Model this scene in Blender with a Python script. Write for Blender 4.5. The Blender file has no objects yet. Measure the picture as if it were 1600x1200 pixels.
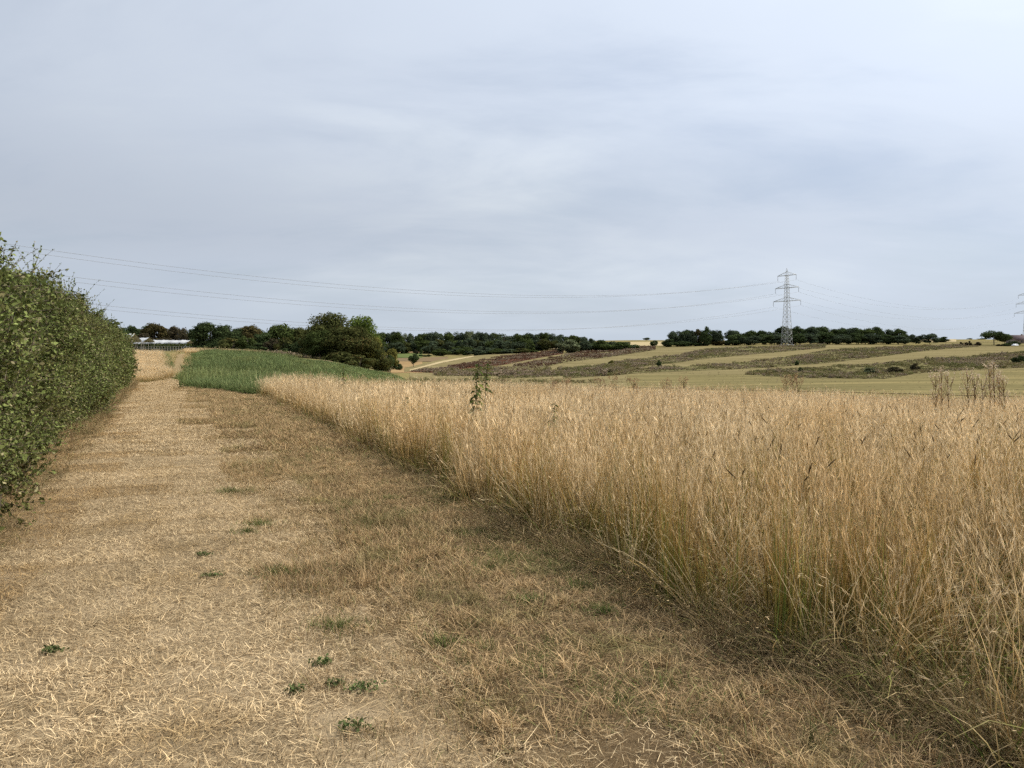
import bpy, math, random
import numpy as np
from mathutils import Vector, Matrix

# ------------------------------------------------------------------ camera, sky, sun
S = bpy.context.scene
COL = S.collection
R = math.radians
F, CX, CY, EYE = 1200.0, 800.0, 560.0, 1.65      # focal length and horizon of the photograph (its 1600 px frame)

cam_d = bpy.data.cameras.new('camera')
cam_d.sensor_width = 36.0
cam_d.lens = 27.0
cam_d.shift_y = -0.025
cam_d.clip_start = 0.05
cam_d.clip_end = 12000
cam = bpy.data.objects.new('camera', cam_d)
COL.objects.link(cam)
cam.location = (0, 0, EYE)
cam.rotation_euler = (R(90), 0, 0)
S.camera = cam

SUN_AZ, SUN_EL = R(80), R(47)
to_sun = Vector((math.sin(SUN_AZ) * math.cos(SUN_EL), math.cos(SUN_AZ) * math.cos(SUN_EL), math.sin(SUN_EL)))
sun_d = bpy.data.lights.new('sun', 'SUN')
sun_d.energy = 5.0
sun_d.angle = R(2.0)
sun_d.color = (1.0, 0.95, 0.86)
sun = bpy.data.objects.new('sun', sun_d)
COL.objects.link(sun)
sun.rotation_euler = to_sun.to_track_quat('Z', 'Y').to_euler()

S.view_settings.view_transform = 'Standard'
S.view_settings.look = 'None'
S.view_settings.exposure = 0.0
S.view_settings.gamma = 1.0
S.cycles.max_bounces = 4
S.cycles.diffuse_bounces = 2
S.cycles.transmission_bounces = 3
S.cycles.transparent_max_bounces = 8
S.cycles.use_adaptive_sampling = True
S.cycles.adaptive_threshold = 0.03
S.cycles.use_denoising = False

def make_sky():
    w = bpy.data.worlds.new('World')
    S.world = w
    w.use_nodes = True
    nt = w.node_tree
    N, L = nt.nodes, nt.links
    N.clear()
    out = N.new('ShaderNodeOutputWorld')
    bg = N.new('ShaderNodeBackground')
    bg.inputs['Strength'].default_value = 0.10
    L.new(bg.outputs[0], out.inputs[0])
    sky = N.new('ShaderNodeTexSky')
    sky.sky_type = 'NISHITA'
    sky.sun_disc = False
    sky.sun_elevation = SUN_EL
    sky.sun_rotation = SUN_AZ
    sky.air_density = 1.0
    sky.dust_density = 1.5
    tc = N.new('ShaderNodeTexCoord')
    sep = N.new('ShaderNodeSeparateXYZ')
    L.new(tc.outputs['Generated'], sep.inputs[0])
    def math_n(op, a, b=None, clamp=False):
        n = N.new('ShaderNodeMath'); n.operation = op; n.use_clamp = clamp
        for i, v in enumerate((a, b)):
            if v is None: continue
            if isinstance(v, (int, float)): n.inputs[i].default_value = v
            else: L.new(v, n.inputs[i])
        return n.outputs[0]
    zc = math_n('MAXIMUM', sep.outputs['Z'], 0.0)
    zz = math_n('ADD', zc, 0.22)
    px = math_n('DIVIDE', sep.outputs['X'], zz)
    py = math_n('DIVIDE', sep.outputs['Y'], zz)
    cmb = N.new('ShaderNodeCombineXYZ')
    L.new(px, cmb.inputs[0]); L.new(py, cmb.inputs[1])
    def noise(rot, sx, sy, scale, detail, rough, loc):
        mp = N.new('ShaderNodeMapping')
        mp.inputs['Rotation'].default_value = (0, 0, R(rot))
        mp.inputs['Scale'].default_value = (sx, sy, 1)
        mp.inputs['Location'].default_value = (loc, loc * 0.7, loc * 0.3)
        L.new(cmb.outputs[0], mp.inputs[0])
        nz = N.new('ShaderNodeTexNoise')
        nz.inputs['Scale'].default_value = scale
        nz.inputs['Detail'].default_value = detail
        nz.inputs['Roughness'].default_value = rough
        nz.inputs['Distortion'].default_value = 0.35
        L.new(mp.outputs[0], nz.inputs['Vector'])
        return nz.outputs['Fac']
    n1 = noise(20, 0.8, 1.2, 0.9, 6, 0.5, 3.1)      # broad veil
    n2 = noise(50, 0.7, 1.35, 1.5, 10, 0.58, 4.2)         # streaks
    n3 = noise(-10, 0.9, 1.2, 0.6, 4, 0.5, 1.9)        # thick and thin cloud
    def ramp(fac, stops):
        r = N.new('ShaderNodeValToRGB')
        e = r.color_ramp.elements
        while len(e) < len(stops): e.new(0.5)
        for k, (p, c) in zip(e, stops):
            k.position = p; k.color = (*c, 1)
        r.color_ramp.interpolation = 'EASE'
        L.new(fac, r.inputs[0])
        return r.outputs[0]
    mixn = math_n('ADD', math_n('MULTIPLY', n1, 0.5), math_n('MULTIPLY', n2, 0.5))
    cover = ramp(mixn, [(0.36, (0.74,) * 3), (0.56, (0.98,) * 3)])
    # cloud brightness: thin bright veil against thicker, greyer sheets
    shade = math_n('ADD', math_n('MULTIPLY', n3, 0.65), math_n('MULTIPLY', n2, 0.35))
    cloud = ramp(shade, [(0.30, (5.75, 6.6, 8.1)), (0.50, (6.65, 7.4, 8.6)), (0.70, (7.8, 8.5, 9.3))])
    # forward scattering of the sun in the veil
    dot = N.new('ShaderNodeVectorMath'); dot.operation = 'DOT_PRODUCT'
    L.new(tc.outputs['Generated'], dot.inputs[0]); dot.inputs[1].default_value = to_sun
    d01 = math_n('MULTIPLY', math_n('ADD', dot.outputs['Value'], 1.0), 0.5)
    layer = ramp(zc, [(0.0, (0.98,) * 3), (0.06, (0.96,) * 3), (0.16, (0.86,) * 3), (0.32, (0.97,) * 3), (0.60, (1.0,) * 3)])
    glow = math_n('MULTIPLY', math_n('ADD', math_n('MULTIPLY', math_n('POWER', d01, 2.5), 0.75), 0.78), layer)
    vm = N.new('ShaderNodeVectorMath'); vm.operation = 'SCALE'
    L.new(cloud, vm.inputs[0]); L.new(glow, vm.inputs['Scale'])
    mx = N.new('ShaderNodeMix'); mx.data_type = 'RGBA'
    L.new(cover, mx.inputs[0])
    L.new(sky.outputs[0], mx.inputs[6]); L.new(vm.outputs[0], mx.inputs[7])
    # pale clear air low over the horizon
    hz = ramp(zc, [(0.0, (0.75,) * 3), (0.16, (0.0,) * 3)])
    mh = N.new('ShaderNodeMix'); mh.data_type = 'RGBA'
    L.new(hz, mh.inputs[0])
    L.new(mx.outputs[2], mh.inputs[6]); mh.inputs[7].default_value = (5.3, 6.0, 6.9, 1)
    L.new(mh.outputs[2], bg.inputs['Color'])
make_sky()

# ------------------------------------------------------------------ helpers
def at(px, py, Y):
    return Vector(((px - CX) / F * Y, Y, EYE - (py - CY) / F * Y))

def tag(o, label=None, cat=None, group=None, kind=None):
    if label: o['label'] = label
    if cat: o['category'] = cat
    if group: o['group'] = group
    if kind: o['kind'] = kind
    return o

def link(name, me, mat=None, parent=None, col=None):
    o = bpy.data.objects.new(name, me)
    (col or COL).objects.link(o)
    if mat is not None and me is not None and not me.materials:
        me.materials.append(mat)
    if parent is not None: o.parent = parent
    return o

def empty(name, loc, rz=0.0):
    o = bpy.data.objects.new(name, None)
    COL.objects.link(o)
    o.location = loc
    o.rotation_euler = (0, 0, rz)
    o.empty_display_size = 0.2
    return o

def copy_tree(o, parent=None):
    kids = list(o.children)
    c = o.copy()
    COL.objects.link(c)
    c.parent = parent
    for k in kids: copy_tree(k, c)
    return c

class MB:
    """collects quads with two per-vertex values: h (along the plant) and r (random per blade)"""
    def __init__(self):
        self.v, self.f, self.h, self.r, self.m, self.n, self.mi = [], [], [], [], [], 0, 0
    def add(self, v, f, h=None, r=None):
        v = np.asarray(v, float).reshape(-1, 3)
        self.v.append(v); self.f.append(np.asarray(f, int).reshape(-1, 4) + self.n)
        self.h.append(np.zeros(len(v)) if h is None else np.broadcast_to(h, (len(v),)))
        self.r.append(np.zeros(len(v)) if r is None else np.broadcast_to(r, (len(v),)))
        self.m.append(np.full(len(self.f[-1]), self.mi, np.int32))
        self.n += len(v)
    def pack(self):
        return [np.concatenate(x) for x in (self.v, self.f, self.h, self.r, self.m)]
    def merge(self, packed, loc, rz, s, sz=1.0, tilt=(0.0, 0.0)):
        V, Fq, H, Rr, Mi = packed
        c, sn = math.cos(rz), math.sin(rz)
        W = V * s; z = W[:, 2] * sz
        x = c * W[:, 0] - sn * W[:, 1] + z * tilt[0] + loc[0]; y = sn * W[:, 0] + c * W[:, 1] + z * tilt[1] + loc[1]
        self.v.append(np.stack([x, y, z + loc[2]], -1)); self.f.append(Fq + self.n); self.h.append(H)
        self.r.append((Rr + rng.uniform(0, 1)) % 1.0 if False else Rr); self.m.append(Mi); self.n += len(V)
    def ribbons(self, P, side, W, h, r):
        n, k, _ = P.shape
        side = side[:, None, :] if side.ndim == 2 else side
        A = P - side * W[:, :, None] * 0.5
        B = P + side * W[:, :, None] * 0.5
        V = np.stack([A, B], 2).reshape(-1, 3)
        base = (np.arange(n)[:, None] * k + np.arange(k - 1)[None, :]) * 2
        Q = np.stack([base, base + 1, base + 3, base + 2], -1).reshape(-1, 4)
        H = np.repeat(np.broadcast_to(h, (n, k)), 2, axis=1).reshape(-1)
        Rr = np.repeat(r, k * 2)
        self.add(V, Q, H, Rr)
    def tube(self, pts, rad, sides=6, h=0.5, r=0.5, cap=True):
        pts = np.asarray(pts, float); k = len(pts)
        rad = np.broadcast_to(rad, (k,))
        T = np.gradient(pts, axis=0)
        T /= np.linalg.norm(T, axis=1)[:, None] + 1e-9
        ref = np.array([0, 0, 1.0]) if abs(T[:, 2]).mean() < 0.9 else np.array([1.0, 0, 0])
        U = np.cross(T, ref); U /= np.linalg.norm(U, axis=1)[:, None] + 1e-9
        Vv = np.cross(T, U)
        a = np.arange(sides) * 2 * math.pi / sides
        ring = pts[:, None, :] + rad[:, None, None] * (np.cos(a)[None, :, None] * U[:, None, :] + np.sin(a)[None, :, None] * Vv[:, None, :])
        q = []
        for i in range(k - 1):
            for j in range(sides):
                j2 = (j + 1) % sides
                q.append((i * sides + j, i * sides + j2, (i + 1) * sides + j2, (i + 1) * sides + j))
        if cap and sides == 4:
            q.append((3, 2, 1, 0)); b = (k - 1) * 4; q.append((b, b + 1, b + 2, b + 3))
        self.add(ring.reshape(-1, 3), q, h, r)
    def box(self, lo, hi, h=0.5, r=0.5):
        x0, y0, z0 = lo; x1, y1, z1 = hi
        v = [(x0, y0, z0), (x1, y0, z0), (x1, y1, z0), (x0, y1, z0), (x0, y0, z1), (x1, y0, z1), (x1, y1, z1), (x0, y1, z1)]
        self.add(v, [(0, 3, 2, 1), (4, 5, 6, 7), (0, 1, 5, 4), (1, 2, 6, 5), (2, 3, 7, 6), (3, 0, 4, 7)], h, r)
    def mesh(self, name, mat=None, smooth=False):
        V = np.concatenate(self.v); Fq = np.concatenate(self.f)
        me = bpy.data.meshes.new(name)
        me.vertices.add(len(V)); me.vertices.foreach_set('co', V.astype(np.float32).ravel())
        me.loops.add(Fq.size); me.loops.foreach_set('vertex_index', Fq.astype(np.int32).ravel())
        me.polygons.add(len(Fq)); me.polygons.foreach_set('loop_start', np.arange(0, Fq.size, 4, dtype=np.int32))
        for nm, arr in (('h', self.h), ('r', self.r)):
            a = me.attributes.new(nm, 'FLOAT', 'POINT')
            a.data.foreach_set('value', np.concatenate(arr).astype(np.float32))
        me.update(calc_edges=True)
        if smooth: me.polygons.foreach_set('use_smooth', [True] * len(Fq))
        if isinstance(mat, (list, tuple)):
            for x in mat: me.materials.append(x)
            me.polygons.foreach_set('material_index', np.concatenate(self.m))
        elif mat: me.materials.append(mat)
        return me

# ------------------------------------------------------------------ materials
def new_mat(name):
    m = bpy.data.materials.new(name); m.use_nodes = True
    nt = m.node_tree; nt.nodes.clear()
    return m, nt.nodes, nt.links

def mixc(N, L, fac, a, b):
    m = N.new('ShaderNodeMix'); m.data_type = 'RGBA'
    for i, v in ((0, fac), (6, a), (7, b)):
        if isinstance(v, (int, float)): m.inputs[i].default_value = v
        elif isinstance(v, tuple): m.inputs[i].default_value = (*v, 1)
        else: L.new(v, m.inputs[i])
    return m.outputs[2]

def rampn(N, L, fac, stops, interp='LINEAR'):
    r = N.new('ShaderNodeValToRGB'); e = r.color_ramp.elements
    while len(e) < len(stops): e.new(0.5)
    for k, (p, c) in zip(e, stops):
        k.position = p; k.color = (*c, 1)
    r.color_ramp.interpolation = interp
    L.new(fac, r.inputs[0])
    return r.outputs[0]

def noisen(N, L, scale, detail=4, rough=0.55, vec=None, obj=False, stretch=None, rot=0):
    g = N.new('ShaderNodeNewGeometry')
    src = g.outputs['Position']
    if stretch or rot:
        mp = N.new('ShaderNodeMapping'); mp.vector_type = 'TEXTURE' if False else 'POINT'
        mp.inputs['Rotation'].default_value = (0, 0, rot)
        mp.inputs['Scale'].default_value = stretch or (1, 1, 1)
        L.new(src, mp.inputs[0]); src = mp.outputs[0]
    n = N.new('ShaderNodeTexNoise')
    n.inputs['Scale'].default_value = scale; n.inputs['Detail'].default_value = detail
    n.inputs['Roughness'].default_value = rough
    L.new(src, n.inputs['Vector'])
    return n.outputs['Fac']

def plant_mat(name, main, alt=None, alt_from=0.7, patch=None, patch_scale=0.3, patch_range=(0.5, 0.65), var=0.5, trans=0.3, inst=0.25):
    """main / alt: colour stops along the blade; patch: colour stops used where a world noise is high"""
    m, N, L = new_mat(name)
    out = N.new('ShaderNodeOutputMaterial')
    ah = N.new('ShaderNodeAttribute'); ah.attribute_name = 'h'
    ar = N.new('ShaderNodeAttribute'); ar.attribute_name = 'r'
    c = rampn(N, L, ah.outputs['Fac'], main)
    if patch:
        nz = noisen(N, L, patch_scale, 3)
        f = rampn(N, L, nz, [(patch_range[0], (0, 0, 0)), (patch_range[1], (1, 1, 1))])
        c = mixc(N, L, f, c, rampn(N, L, ah.outputs['Fac'], patch))
    if alt:
        f = rampn(N, L, ar.outputs['Fac'], [(alt_from - 0.02, (0, 0, 0)), (alt_from + 0.02, (1, 1, 1))])
        c = mixc(N, L, f, c, rampn(N, L, ah.outputs['Fac'], alt))
    # each blade and each plant a little lighter or darker
    mm = N.new('ShaderNodeMath'); mm.operation = 'MULTIPLY'; mm.inputs[1].default_value = 13.37
    L.new(ar.outputs['Fac'], mm.inputs[0])
    fr = N.new('ShaderNodeMath'); fr.operation = 'FRACT'; L.new(mm.outputs[0], fr.inputs[0])
    oi = N.new('ShaderNodeObjectInfo')
    a1 = N.new('ShaderNodeMath'); a1.operation = 'MULTIPLY_ADD'; a1.inputs[1].default_value = var; a1.inputs[2].default_value = 1 - var / 2
    L.new(fr.outputs[0], a1.inputs[0])
    a2 = N.new('ShaderNodeMath'); a2.operation = 'MULTIPLY_ADD'; a2.inputs[1].default_value = inst; a2.inputs[2].default_value = 1 - inst / 2
    L.new(oi.outputs['Random'], a2.inputs[0])
    a3 = N.new('ShaderNodeMath'); a3.operation = 'MULTIPLY'; L.new(a1.outputs[0], a3.inputs[0]); L.new(a2.outputs[0], a3.inputs[1])
    vs = N.new('ShaderNodeVectorMath'); vs.operation = 'SCALE'
    L.new(c, vs.inputs[0]); L.new(a3.outputs[0], vs.inputs['Scale'])
    d = N.new('ShaderNodeBsdfDiffuse'); L.new(vs.outputs[0], d.inputs['Color'])
    if trans > 0:
        t = N.new('ShaderNodeBsdfTranslucent'); L.new(vs.outputs[0], t.inputs['Color'])
        mx = N.new('ShaderNodeMixShader'); mx.inputs[0].default_value = trans
        L.new(d.outputs[0], mx.inputs[1]); L.new(t.outputs[0], mx.inputs[2])
        L.new(mx.outputs[0], out.inputs[0])
    else:
        L.new(d.outputs[0], out.inputs[0])
    return m

def ground_mat(name, stops, scale=1.0, fine=30.0, fine_amt=0.35, stretch=None, rot=0.0, patch=None, patch_scale=0.05, bump=0.0):
    m, N, L = new_mat(name)
    out = N.new('ShaderNodeOutputMaterial')
    c = rampn(N, L, noisen(N, L, scale, 6, 0.65, stretch=stretch, rot=rot), stops)
    if patch:
        f = rampn(N, L, noisen(N, L, patch_scale, 3), [(0.48, (0, 0, 0)), (0.62, (1, 1, 1))])
        c = mixc(N, L, f, c, patch)
    fn = noisen(N, L, fine, 3, 0.7)
    ma = N.new('ShaderNodeMath'); ma.operation = 'MULTIPLY_ADD'; ma.inputs[1].default_value = fine_amt * 2; ma.inputs[2].default_value = 1 - fine_amt
    L.new(fn, ma.inputs[0])
    vs = N.new('ShaderNodeVectorMath'); vs.operation = 'SCALE'
    L.new(c, vs.inputs[0]); L.new(ma.outputs[0], vs.inputs['Scale'])
    b = N.new('ShaderNodeBsdfDiffuse'); L.new(vs.outputs[0], b.inputs['Color'])
    if bump:
        bp = N.new('ShaderNodeBump'); bp.inputs['Strength'].default_value = bump; bp.inputs['Distance'].default_value = 0.05
        L.new(fn, bp.inputs['Height']); L.new(bp.outputs[0], b.inputs['Normal'])
    L.new(b.outputs[0], out.inputs[0])
    return m

def solid_mat(name, col, rough=0.7, metal=0.0, var=0.15, scale=3.0):
    m, N, L = new_mat(name)
    out = N.new('ShaderNodeOutputMaterial')
    b = N.new('ShaderNodeBsdfPrincipled')
    b.inputs['Roughness'].default_value = rough; b.inputs['Metallic'].default_value = metal
    lo = tuple(x * (1 - var) for x in col); hi = tuple(min(1, x * (1 + var)) for x in col)
    L.new(rampn(N, L, noisen(N, L, scale, 4), [(0.3, lo), (0.7, hi)]), b.inputs['Base Color'])
    L.new(b.outputs[0], out.inputs[0])
    return m

# ------------------------------------------------------------------ terrain: hill profiles by bearing (distance, height)
PROFILES = {
    -400: [(50, 0), (120, -0.5), (200, -1.5), (300, 0.5), (600, 8), (1500, 20)],
    120:  [(50, 0), (75, 0.15), (120, 1.3), (200, 2.6), (250, 3.5), (330, 4.8), (600, 9), (1500, 20)],
    200:  [(50, 0), (72, 0.15), (115, 1.5), (200, 3.2), (250, 3.9), (330, 5), (600, 9), (1500, 20)],
    290:  [(48, 0), (72, 0.15), (115, 1.5), (180, 3.2), (250, 4.0), (330, 5), (600, 9), (1500, 20)],
    400:  [(38, 0), (60, 0.05), (100, 1.1), (150, 2.45), (200, 3.0), (300, 3.6), (600, 8), (1500, 22)],
    500:  [(36, -0.02), (60, -0.15), (100, 0.35), (140, 1.0), (190, 1.6), (300, 1.5), (500, 4), (1500, 22)],
    600:  [(25, -0.05), (40, -0.25), (60, -0.6), (90, -0.75), (115, -0.75), (150, -1.3), (175, -1.5), (235, -1.7), (300, -0.6), (420, 2.7), (520, 4.5), (800, 11), (1500, 24)],
    660:  [(25, -0.08), (40, -0.35), (60, -0.85), (90, -1.55), (130, -2.9), (180, -3.2), (235, -2.2), (300, -0.3), (420, 3.0), (520, 5), (800, 11), (1500, 24)],
    740:  [(25, -0.12), (40, -0.45), (60, -1.1), (90, -2.1), (130, -3.6), (180, -3.8), (235, -2.9), (300, -1.0), (400, 1.7), (520, 5), (800, 13), (1500, 26)],
    860:  [(15, -0.1), (25, -0.26), (40, -0.66), (60, -1.5), (90, -3.2), (130, -4.3), (180, -4.0), (250, -2.2), (400, 3.2), (520, 7.2), (1000, 24), (2500, 45)],
    1000: [(15, -0.12), (25, -0.33), (40, -0.85), (60, -1.9), (90, -3.6), (120, -4.4), (150, -4.2), (190, -3.3), (300, -0.8), (430, 6.0), (520, 9.5), (1000, 25.5), (1400, 33), (2500, 46)],
    1200: [(15, -0.15), (25, -0.42), (40, -1.08), (60, -2.3), (90, -4.0), (110, -4.3), (140, -3.9), (190, -3.1), (280, -0.7), (390, 5.0), (450, 9.1), (600, 13), (1000, 25), (1400, 31), (2500, 40)],
    1400: [(15, -0.18), (25, -0.53), (40, -1.35), (60, -2.7), (80, -3.8), (100, -4.2), (130, -3.7), (180, -2.9), (260, -0.5), (370, 4.7), (440, 8.8), (600, 13.8), (1000, 26.5), (1300, 33), (2500, 42)],
    1600: [(15, -0.2), (25, -0.57), (40, -1.46), (60, -2.8), (80, -3.9), (100, -4.2), (130, -3.7), (170, -2.8), (250, -0.4), (340, 3.7), (500, 10.0), (640, 14.0), (1000, 26.0), (1300, 33), (2500, 42)],
    2100: [(15, -0.2), (25, -0.57), (40, -1.46), (60, -2.8), (80, -3.9), (100, -4.2), (130, -3.7), (170, -2.8), (250, -0.4), (340, 3.7), (500, 10.0), (640, 14.0), (1000, 26.0), (1300, 33), (2500, 42)],
}
LY = np.linspace(math.log(1.0), math.log(6000.0), 700)
def _pchip(x, y, xs):
    x = np.asarray(x, float); y = np.asarray(y, float)
    h = np.diff(x); d = np.diff(y) / h
    m = np.zeros(len(x))
    for i in range(1, len(x) - 1):
        if d[i - 1] * d[i] > 0:
            w1, w2 = 2 * h[i] + h[i - 1], h[i] + 2 * h[i - 1]
            m[i] = (w1 + w2) / (w1 / d[i - 1] + w2 / d[i])
    m[-1] = d[-1] * 0.5
    i = np.clip(np.searchsorted(x, xs) - 1, 0, len(x) - 2)
    t = np.clip((xs - x[i]) / h[i], 0, 1)
    return ((1 + 2 * t) * (1 - t) ** 2 * y[i] + t * (1 - t) ** 2 * h[i] * m[i] + t * t * (3 - 2 * t) * y[i + 1] + t * t * (t - 1) * h[i] * m[i + 1])
_ker = np.exp(-0.5 * (np.arange(-6, 7) / 2.5) ** 2); _ker /= _ker.sum()
PXK = np.array(sorted(PROFILES), float)
TAB = []
for k in sorted(PROFILES):
    p = [(1.0, 0.0), (8.0, 0.0)] + PROFILES[k] + [(6000, PROFILES[k][-1][1] + 10)]
    zs = _pchip([a for a, _ in p], [b for _, b in p], np.exp(LY))
    zs = np.convolve(np.pad(zs, 6, mode='edge'), _ker, 'valid')
    TAB.append(zs)
TAB = np.array(TAB)
def terrain(x, y):
    x = np.asarray(x, float); y = np.asarray(y, float)
    Y = np.clip(y, 1.0, 5990.0)
    px = np.clip(CX + F * x / Y, PXK[0], PXK[-1] - 1e-6)
    i = np.clip(np.searchsorted(PXK, px, side='right') - 1, 0, len(PXK) - 2)
    t = (px - PXK[i]) / (PXK[i + 1] - PXK[i])
    t = t * t * (3 - 2 * t) * 0.5 + t * 0.5
    ly = (np.log(Y) - LY[0]) / (LY[1] - LY[0])
    j = np.clip(ly.astype(int), 0, len(LY) - 2); s = ly - j
    a = TAB[i, j] * (1 - s) + TAB[i, j + 1] * s
    b = TAB[i + 1, j] * (1 - s) + TAB[i + 1, j + 1] * s
    return a * (1 - t) + b * t
def tz(x, y): return float(terrain(x, y))
HY = np.exp(np.linspace(math.log(70), math.log(2600), 900))
def hit(px, py):
    """where the line of sight through a photo pixel meets the hillside beyond the valley"""
    px = np.asarray(px, float); py = np.asarray(py, float)
    X = (px[..., None] - CX) / F * HY; Z = EYE - (py[..., None] - CY) / F * HY
    below = Z <= terrain(X, np.broadcast_to(HY, X.shape))
    k = np.where(below.any(-1), below.argmax(-1), len(HY) - 1)
    Y = HY[k]
    x = (px - CX) / F * Y
    return np.stack([x, Y, terrain(x, Y)], -1)

EDGE_A, EDGE_S = 1.68 + 0.41 * 3.36, -0.41          # left edge of the tall grass: x = EDGE_A + EDGE_S*y
def edge_x(y): return EDGE_A + EDGE_S * np.asarray(y, float)
def hedge_x(y): return -6.35 - 0.462 * (np.asarray(y, float) - 9.2)
def path_r(y): return -0.05 - 0.462 * (np.asarray(y, float) - 3.09)
def far_edge_y(x): return 34.0 + 0.45 * (np.asarray(x, float) + 10.8)   # where tall grass meets the green crop

# ------------------------------------------------------------------ ground and fields
def grid_mesh(name, XY, mat, dz=0.0):
    n, k, _ = XY.shape
    Z = terrain(XY[..., 0], XY[..., 1]) + dz
    V = np.concatenate([XY, Z[..., None]], -1).reshape(-1, 3)
    idx = np.arange(n * k).reshape(n, k)
    Q = np.stack([idx[:-1, :-1], idx[1:, :-1], idx[1:, 1:], idx[:-1, 1:]], -1).reshape(-1, 4)
    mb = MB(); mb.add(V, Q)
    me = mb.mesh(name, mat, smooth=True)
    return me

M_ground = ground_mat('meadow_ground', [(0.3, (0.15, 0.12, 0.05)), (0.55, (0.20, 0.165, 0.07)), (0.75, (0.25, 0.20, 0.09))], scale=0.05, fine=2.0, fine_amt=0.2)
th = np.concatenate([np.linspace(-180, -42, 40)[:-1], np.linspace(-42, 45, 360), np.linspace(45, 180, 40)[1:]])
rr = np.concatenate([[0.05], np.exp(np.linspace(math.log(0.6), math.log(5600), 230))])
XY = np.stack([np.sin(np.radians(th))[:, None] * rr[None], np.cos(np.radians(th))[:, None] * rr[None]], -1)
tag(link('ground', grid_mesh('ground', XY, M_ground)), 'rolling farmland of dry meadow falling into a shallow valley', 'ground', kind='structure')

M_path = ground_mat('mown_straw_soil', [(0.3, (0.19, 0.14, 0.08)), (0.5, (0.29, 0.215, 0.125)), (0.7, (0.38, 0.29, 0.18))], scale=1.6, fine=60, fine_amt=0.4, bump=0.5)
ys = np.concatenate([np.linspace(-6, 20, 60), np.linspace(21, 70, 50)])
t = np.linspace(0, 1, 9)
XL = hedge_x(ys) - 0.6; XR = path_r(ys)
XR = np.where(ys > 44, np.minimum(XR, hedge_x(ys) + np.interp(ys, [44, 52, 70], [4.6, 4.2, 1.9])), XR)
XL = np.where(ys > 50, hedge_x(ys) + np.interp(ys, [50, 70], [-0.4, 1.0]), XL)
P_ = np.stack([XL[:, None] * (1 - t) + XR[:, None] * t, np.broadcast_to(ys[:, None], (len(ys), 9))], -1)
tag(link('path', grid_mesh('path', P_, M_path, 0.012)), 'mown straw covered farm path running beside the hedge', 'path', kind='structure')

M_verge = ground_mat('verge_soil', [(0.3, (0.085, 0.058, 0.032)), (0.5, (0.145, 0.10, 0.053)), (0.7, (0.20, 0.145, 0.08))], scale=1.2, fine=60, fine_amt=0.4, bump=0.5)
ysv = np.linspace(-6, 46, 90)
VL = path_r(ysv); VR = edge_x(ysv) + 0.5
P_ = np.stack([VL[:, None] * (1 - t) + VR[:, None] * t, np.broadcast_to(ysv[:, None], (len(ysv), 9))], -1)
tag(link('verge', grid_mesh('verge', P_, M_verge, 0.008)), 'short brown mown verge between straw path and tall grass', 'verge', kind='structure')

# narrow path climbing on towards the covered orchard
M_far_path = ground_mat('far_path_soil', [(0.3, (0.20, 0.145, 0.075)), (0.7, (0.29, 0.215, 0.115))], scale=0.8, fine=12, fine_amt=0.25)
cl = [(262, 62, 2.2), (273, 70, 1.0), (278, 85, 0.7), (280, 105, 0.6), (283, 140, 0.7), (289, 185, 0.9), (298, 225, 1.0)]
rows = []
for px, Y, w in cl:
    x = (px - CX) / F * Y
    rows.append([(x - w, Y), (x - w / 3, Y), (x + w / 3, Y), (x + w, Y)])
tag(link('farm_track', grid_mesh('farm_track', np.array(rows), M_far_path, 0.06)), 'narrow sandy track climbing past the green crop', 'track', kind='structure')

def strip_points(bottom, top, nx=60, ny=6):
    """screen outline of a field on the hillside, laid on the terrain"""
    x0 = min(bottom[0][0], top[0][0]); x1 = max(bottom[-1][0], top[-1][0])
    xs = np.linspace(x0, x1, nx)
    yb = np.interp(xs, [p[0] for p in bottom], [p[1] for p in bottom])
    yt = np.interp(xs, [p[0] for p in top], [p[1] for p in top])
    lo = hit(xs, yb)[:, :2]; hi = hit(xs, yt)[:, :2]
    tt = np.linspace(0, 1, ny)
    return lo[:, None, :] * (1 - tt)[None, :, None] + hi[:, None, :] * tt[None, :, None]

def field(name, label, bottom, top, mat, dz=0.05, nx=60, ny=8):
    G = strip_points(bottom, top, nx, ny)
    tag(link(name, grid_mesh(name, G, mat, dz)), label, 'field', kind='structure')
    return G

M_mown = ground_mat('mown_meadow', [(0.35, (0.138, 0.113, 0.053)), (0.5, (0.190, 0.155, 0.074)), (0.65, (0.245, 0.200, 0.103))], scale=0.22, fine=0.9, fine_amt=0.35, stretch=(0.05, 1.0, 1), rot=R(-38))
M_mown_green = ground_mat('mown_meadow_green', [(0.35, (0.125, 0.106, 0.047)), (0.5, (0.170, 0.142, 0.065)), (0.65, (0.25, 0.20, 0.09))], scale=0.22, fine=0.9, fine_amt=0.35, stretch=(0.05, 1.0, 1), rot=R(-25))
M_stubble = ground_mat('stubble', [(0.3, (0.24, 0.155, 0.075)), (0.5, (0.29, 0.195, 0.095)), (0.7, (0.32, 0.235, 0.12))], scale=0.08, fine=0.5, fine_amt=0.2)
M_pale = ground_mat('pale_stubble', [(0.3, (0.34, 0.265, 0.14)), (0.7, (0.43, 0.345, 0.20))], scale=0.08, fine=0.5, fine_amt=0.15)
M_brown = ground_mat('brown_fallow', [(0.3, (0.15, 0.105, 0.06)), (0.7, (0.21, 0.155, 0.09))], scale=0.15, fine=0.6, fine_amt=0.25)
M_green_f = ground_mat('green_meadow', [(0.3, (0.09, 0.115, 0.04)), (0.7, (0.135, 0.155, 0.055))], scale=0.1, fine=0.6, fine_amt=0.2)
M_weedsoil = ground_mat('weedy_soil', [(0.3, (0.12, 0.11, 0.045)), (0.7, (0.19, 0.16, 0.08))], scale=0.3, fine=1.2, fine_amt=0.25)
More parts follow.
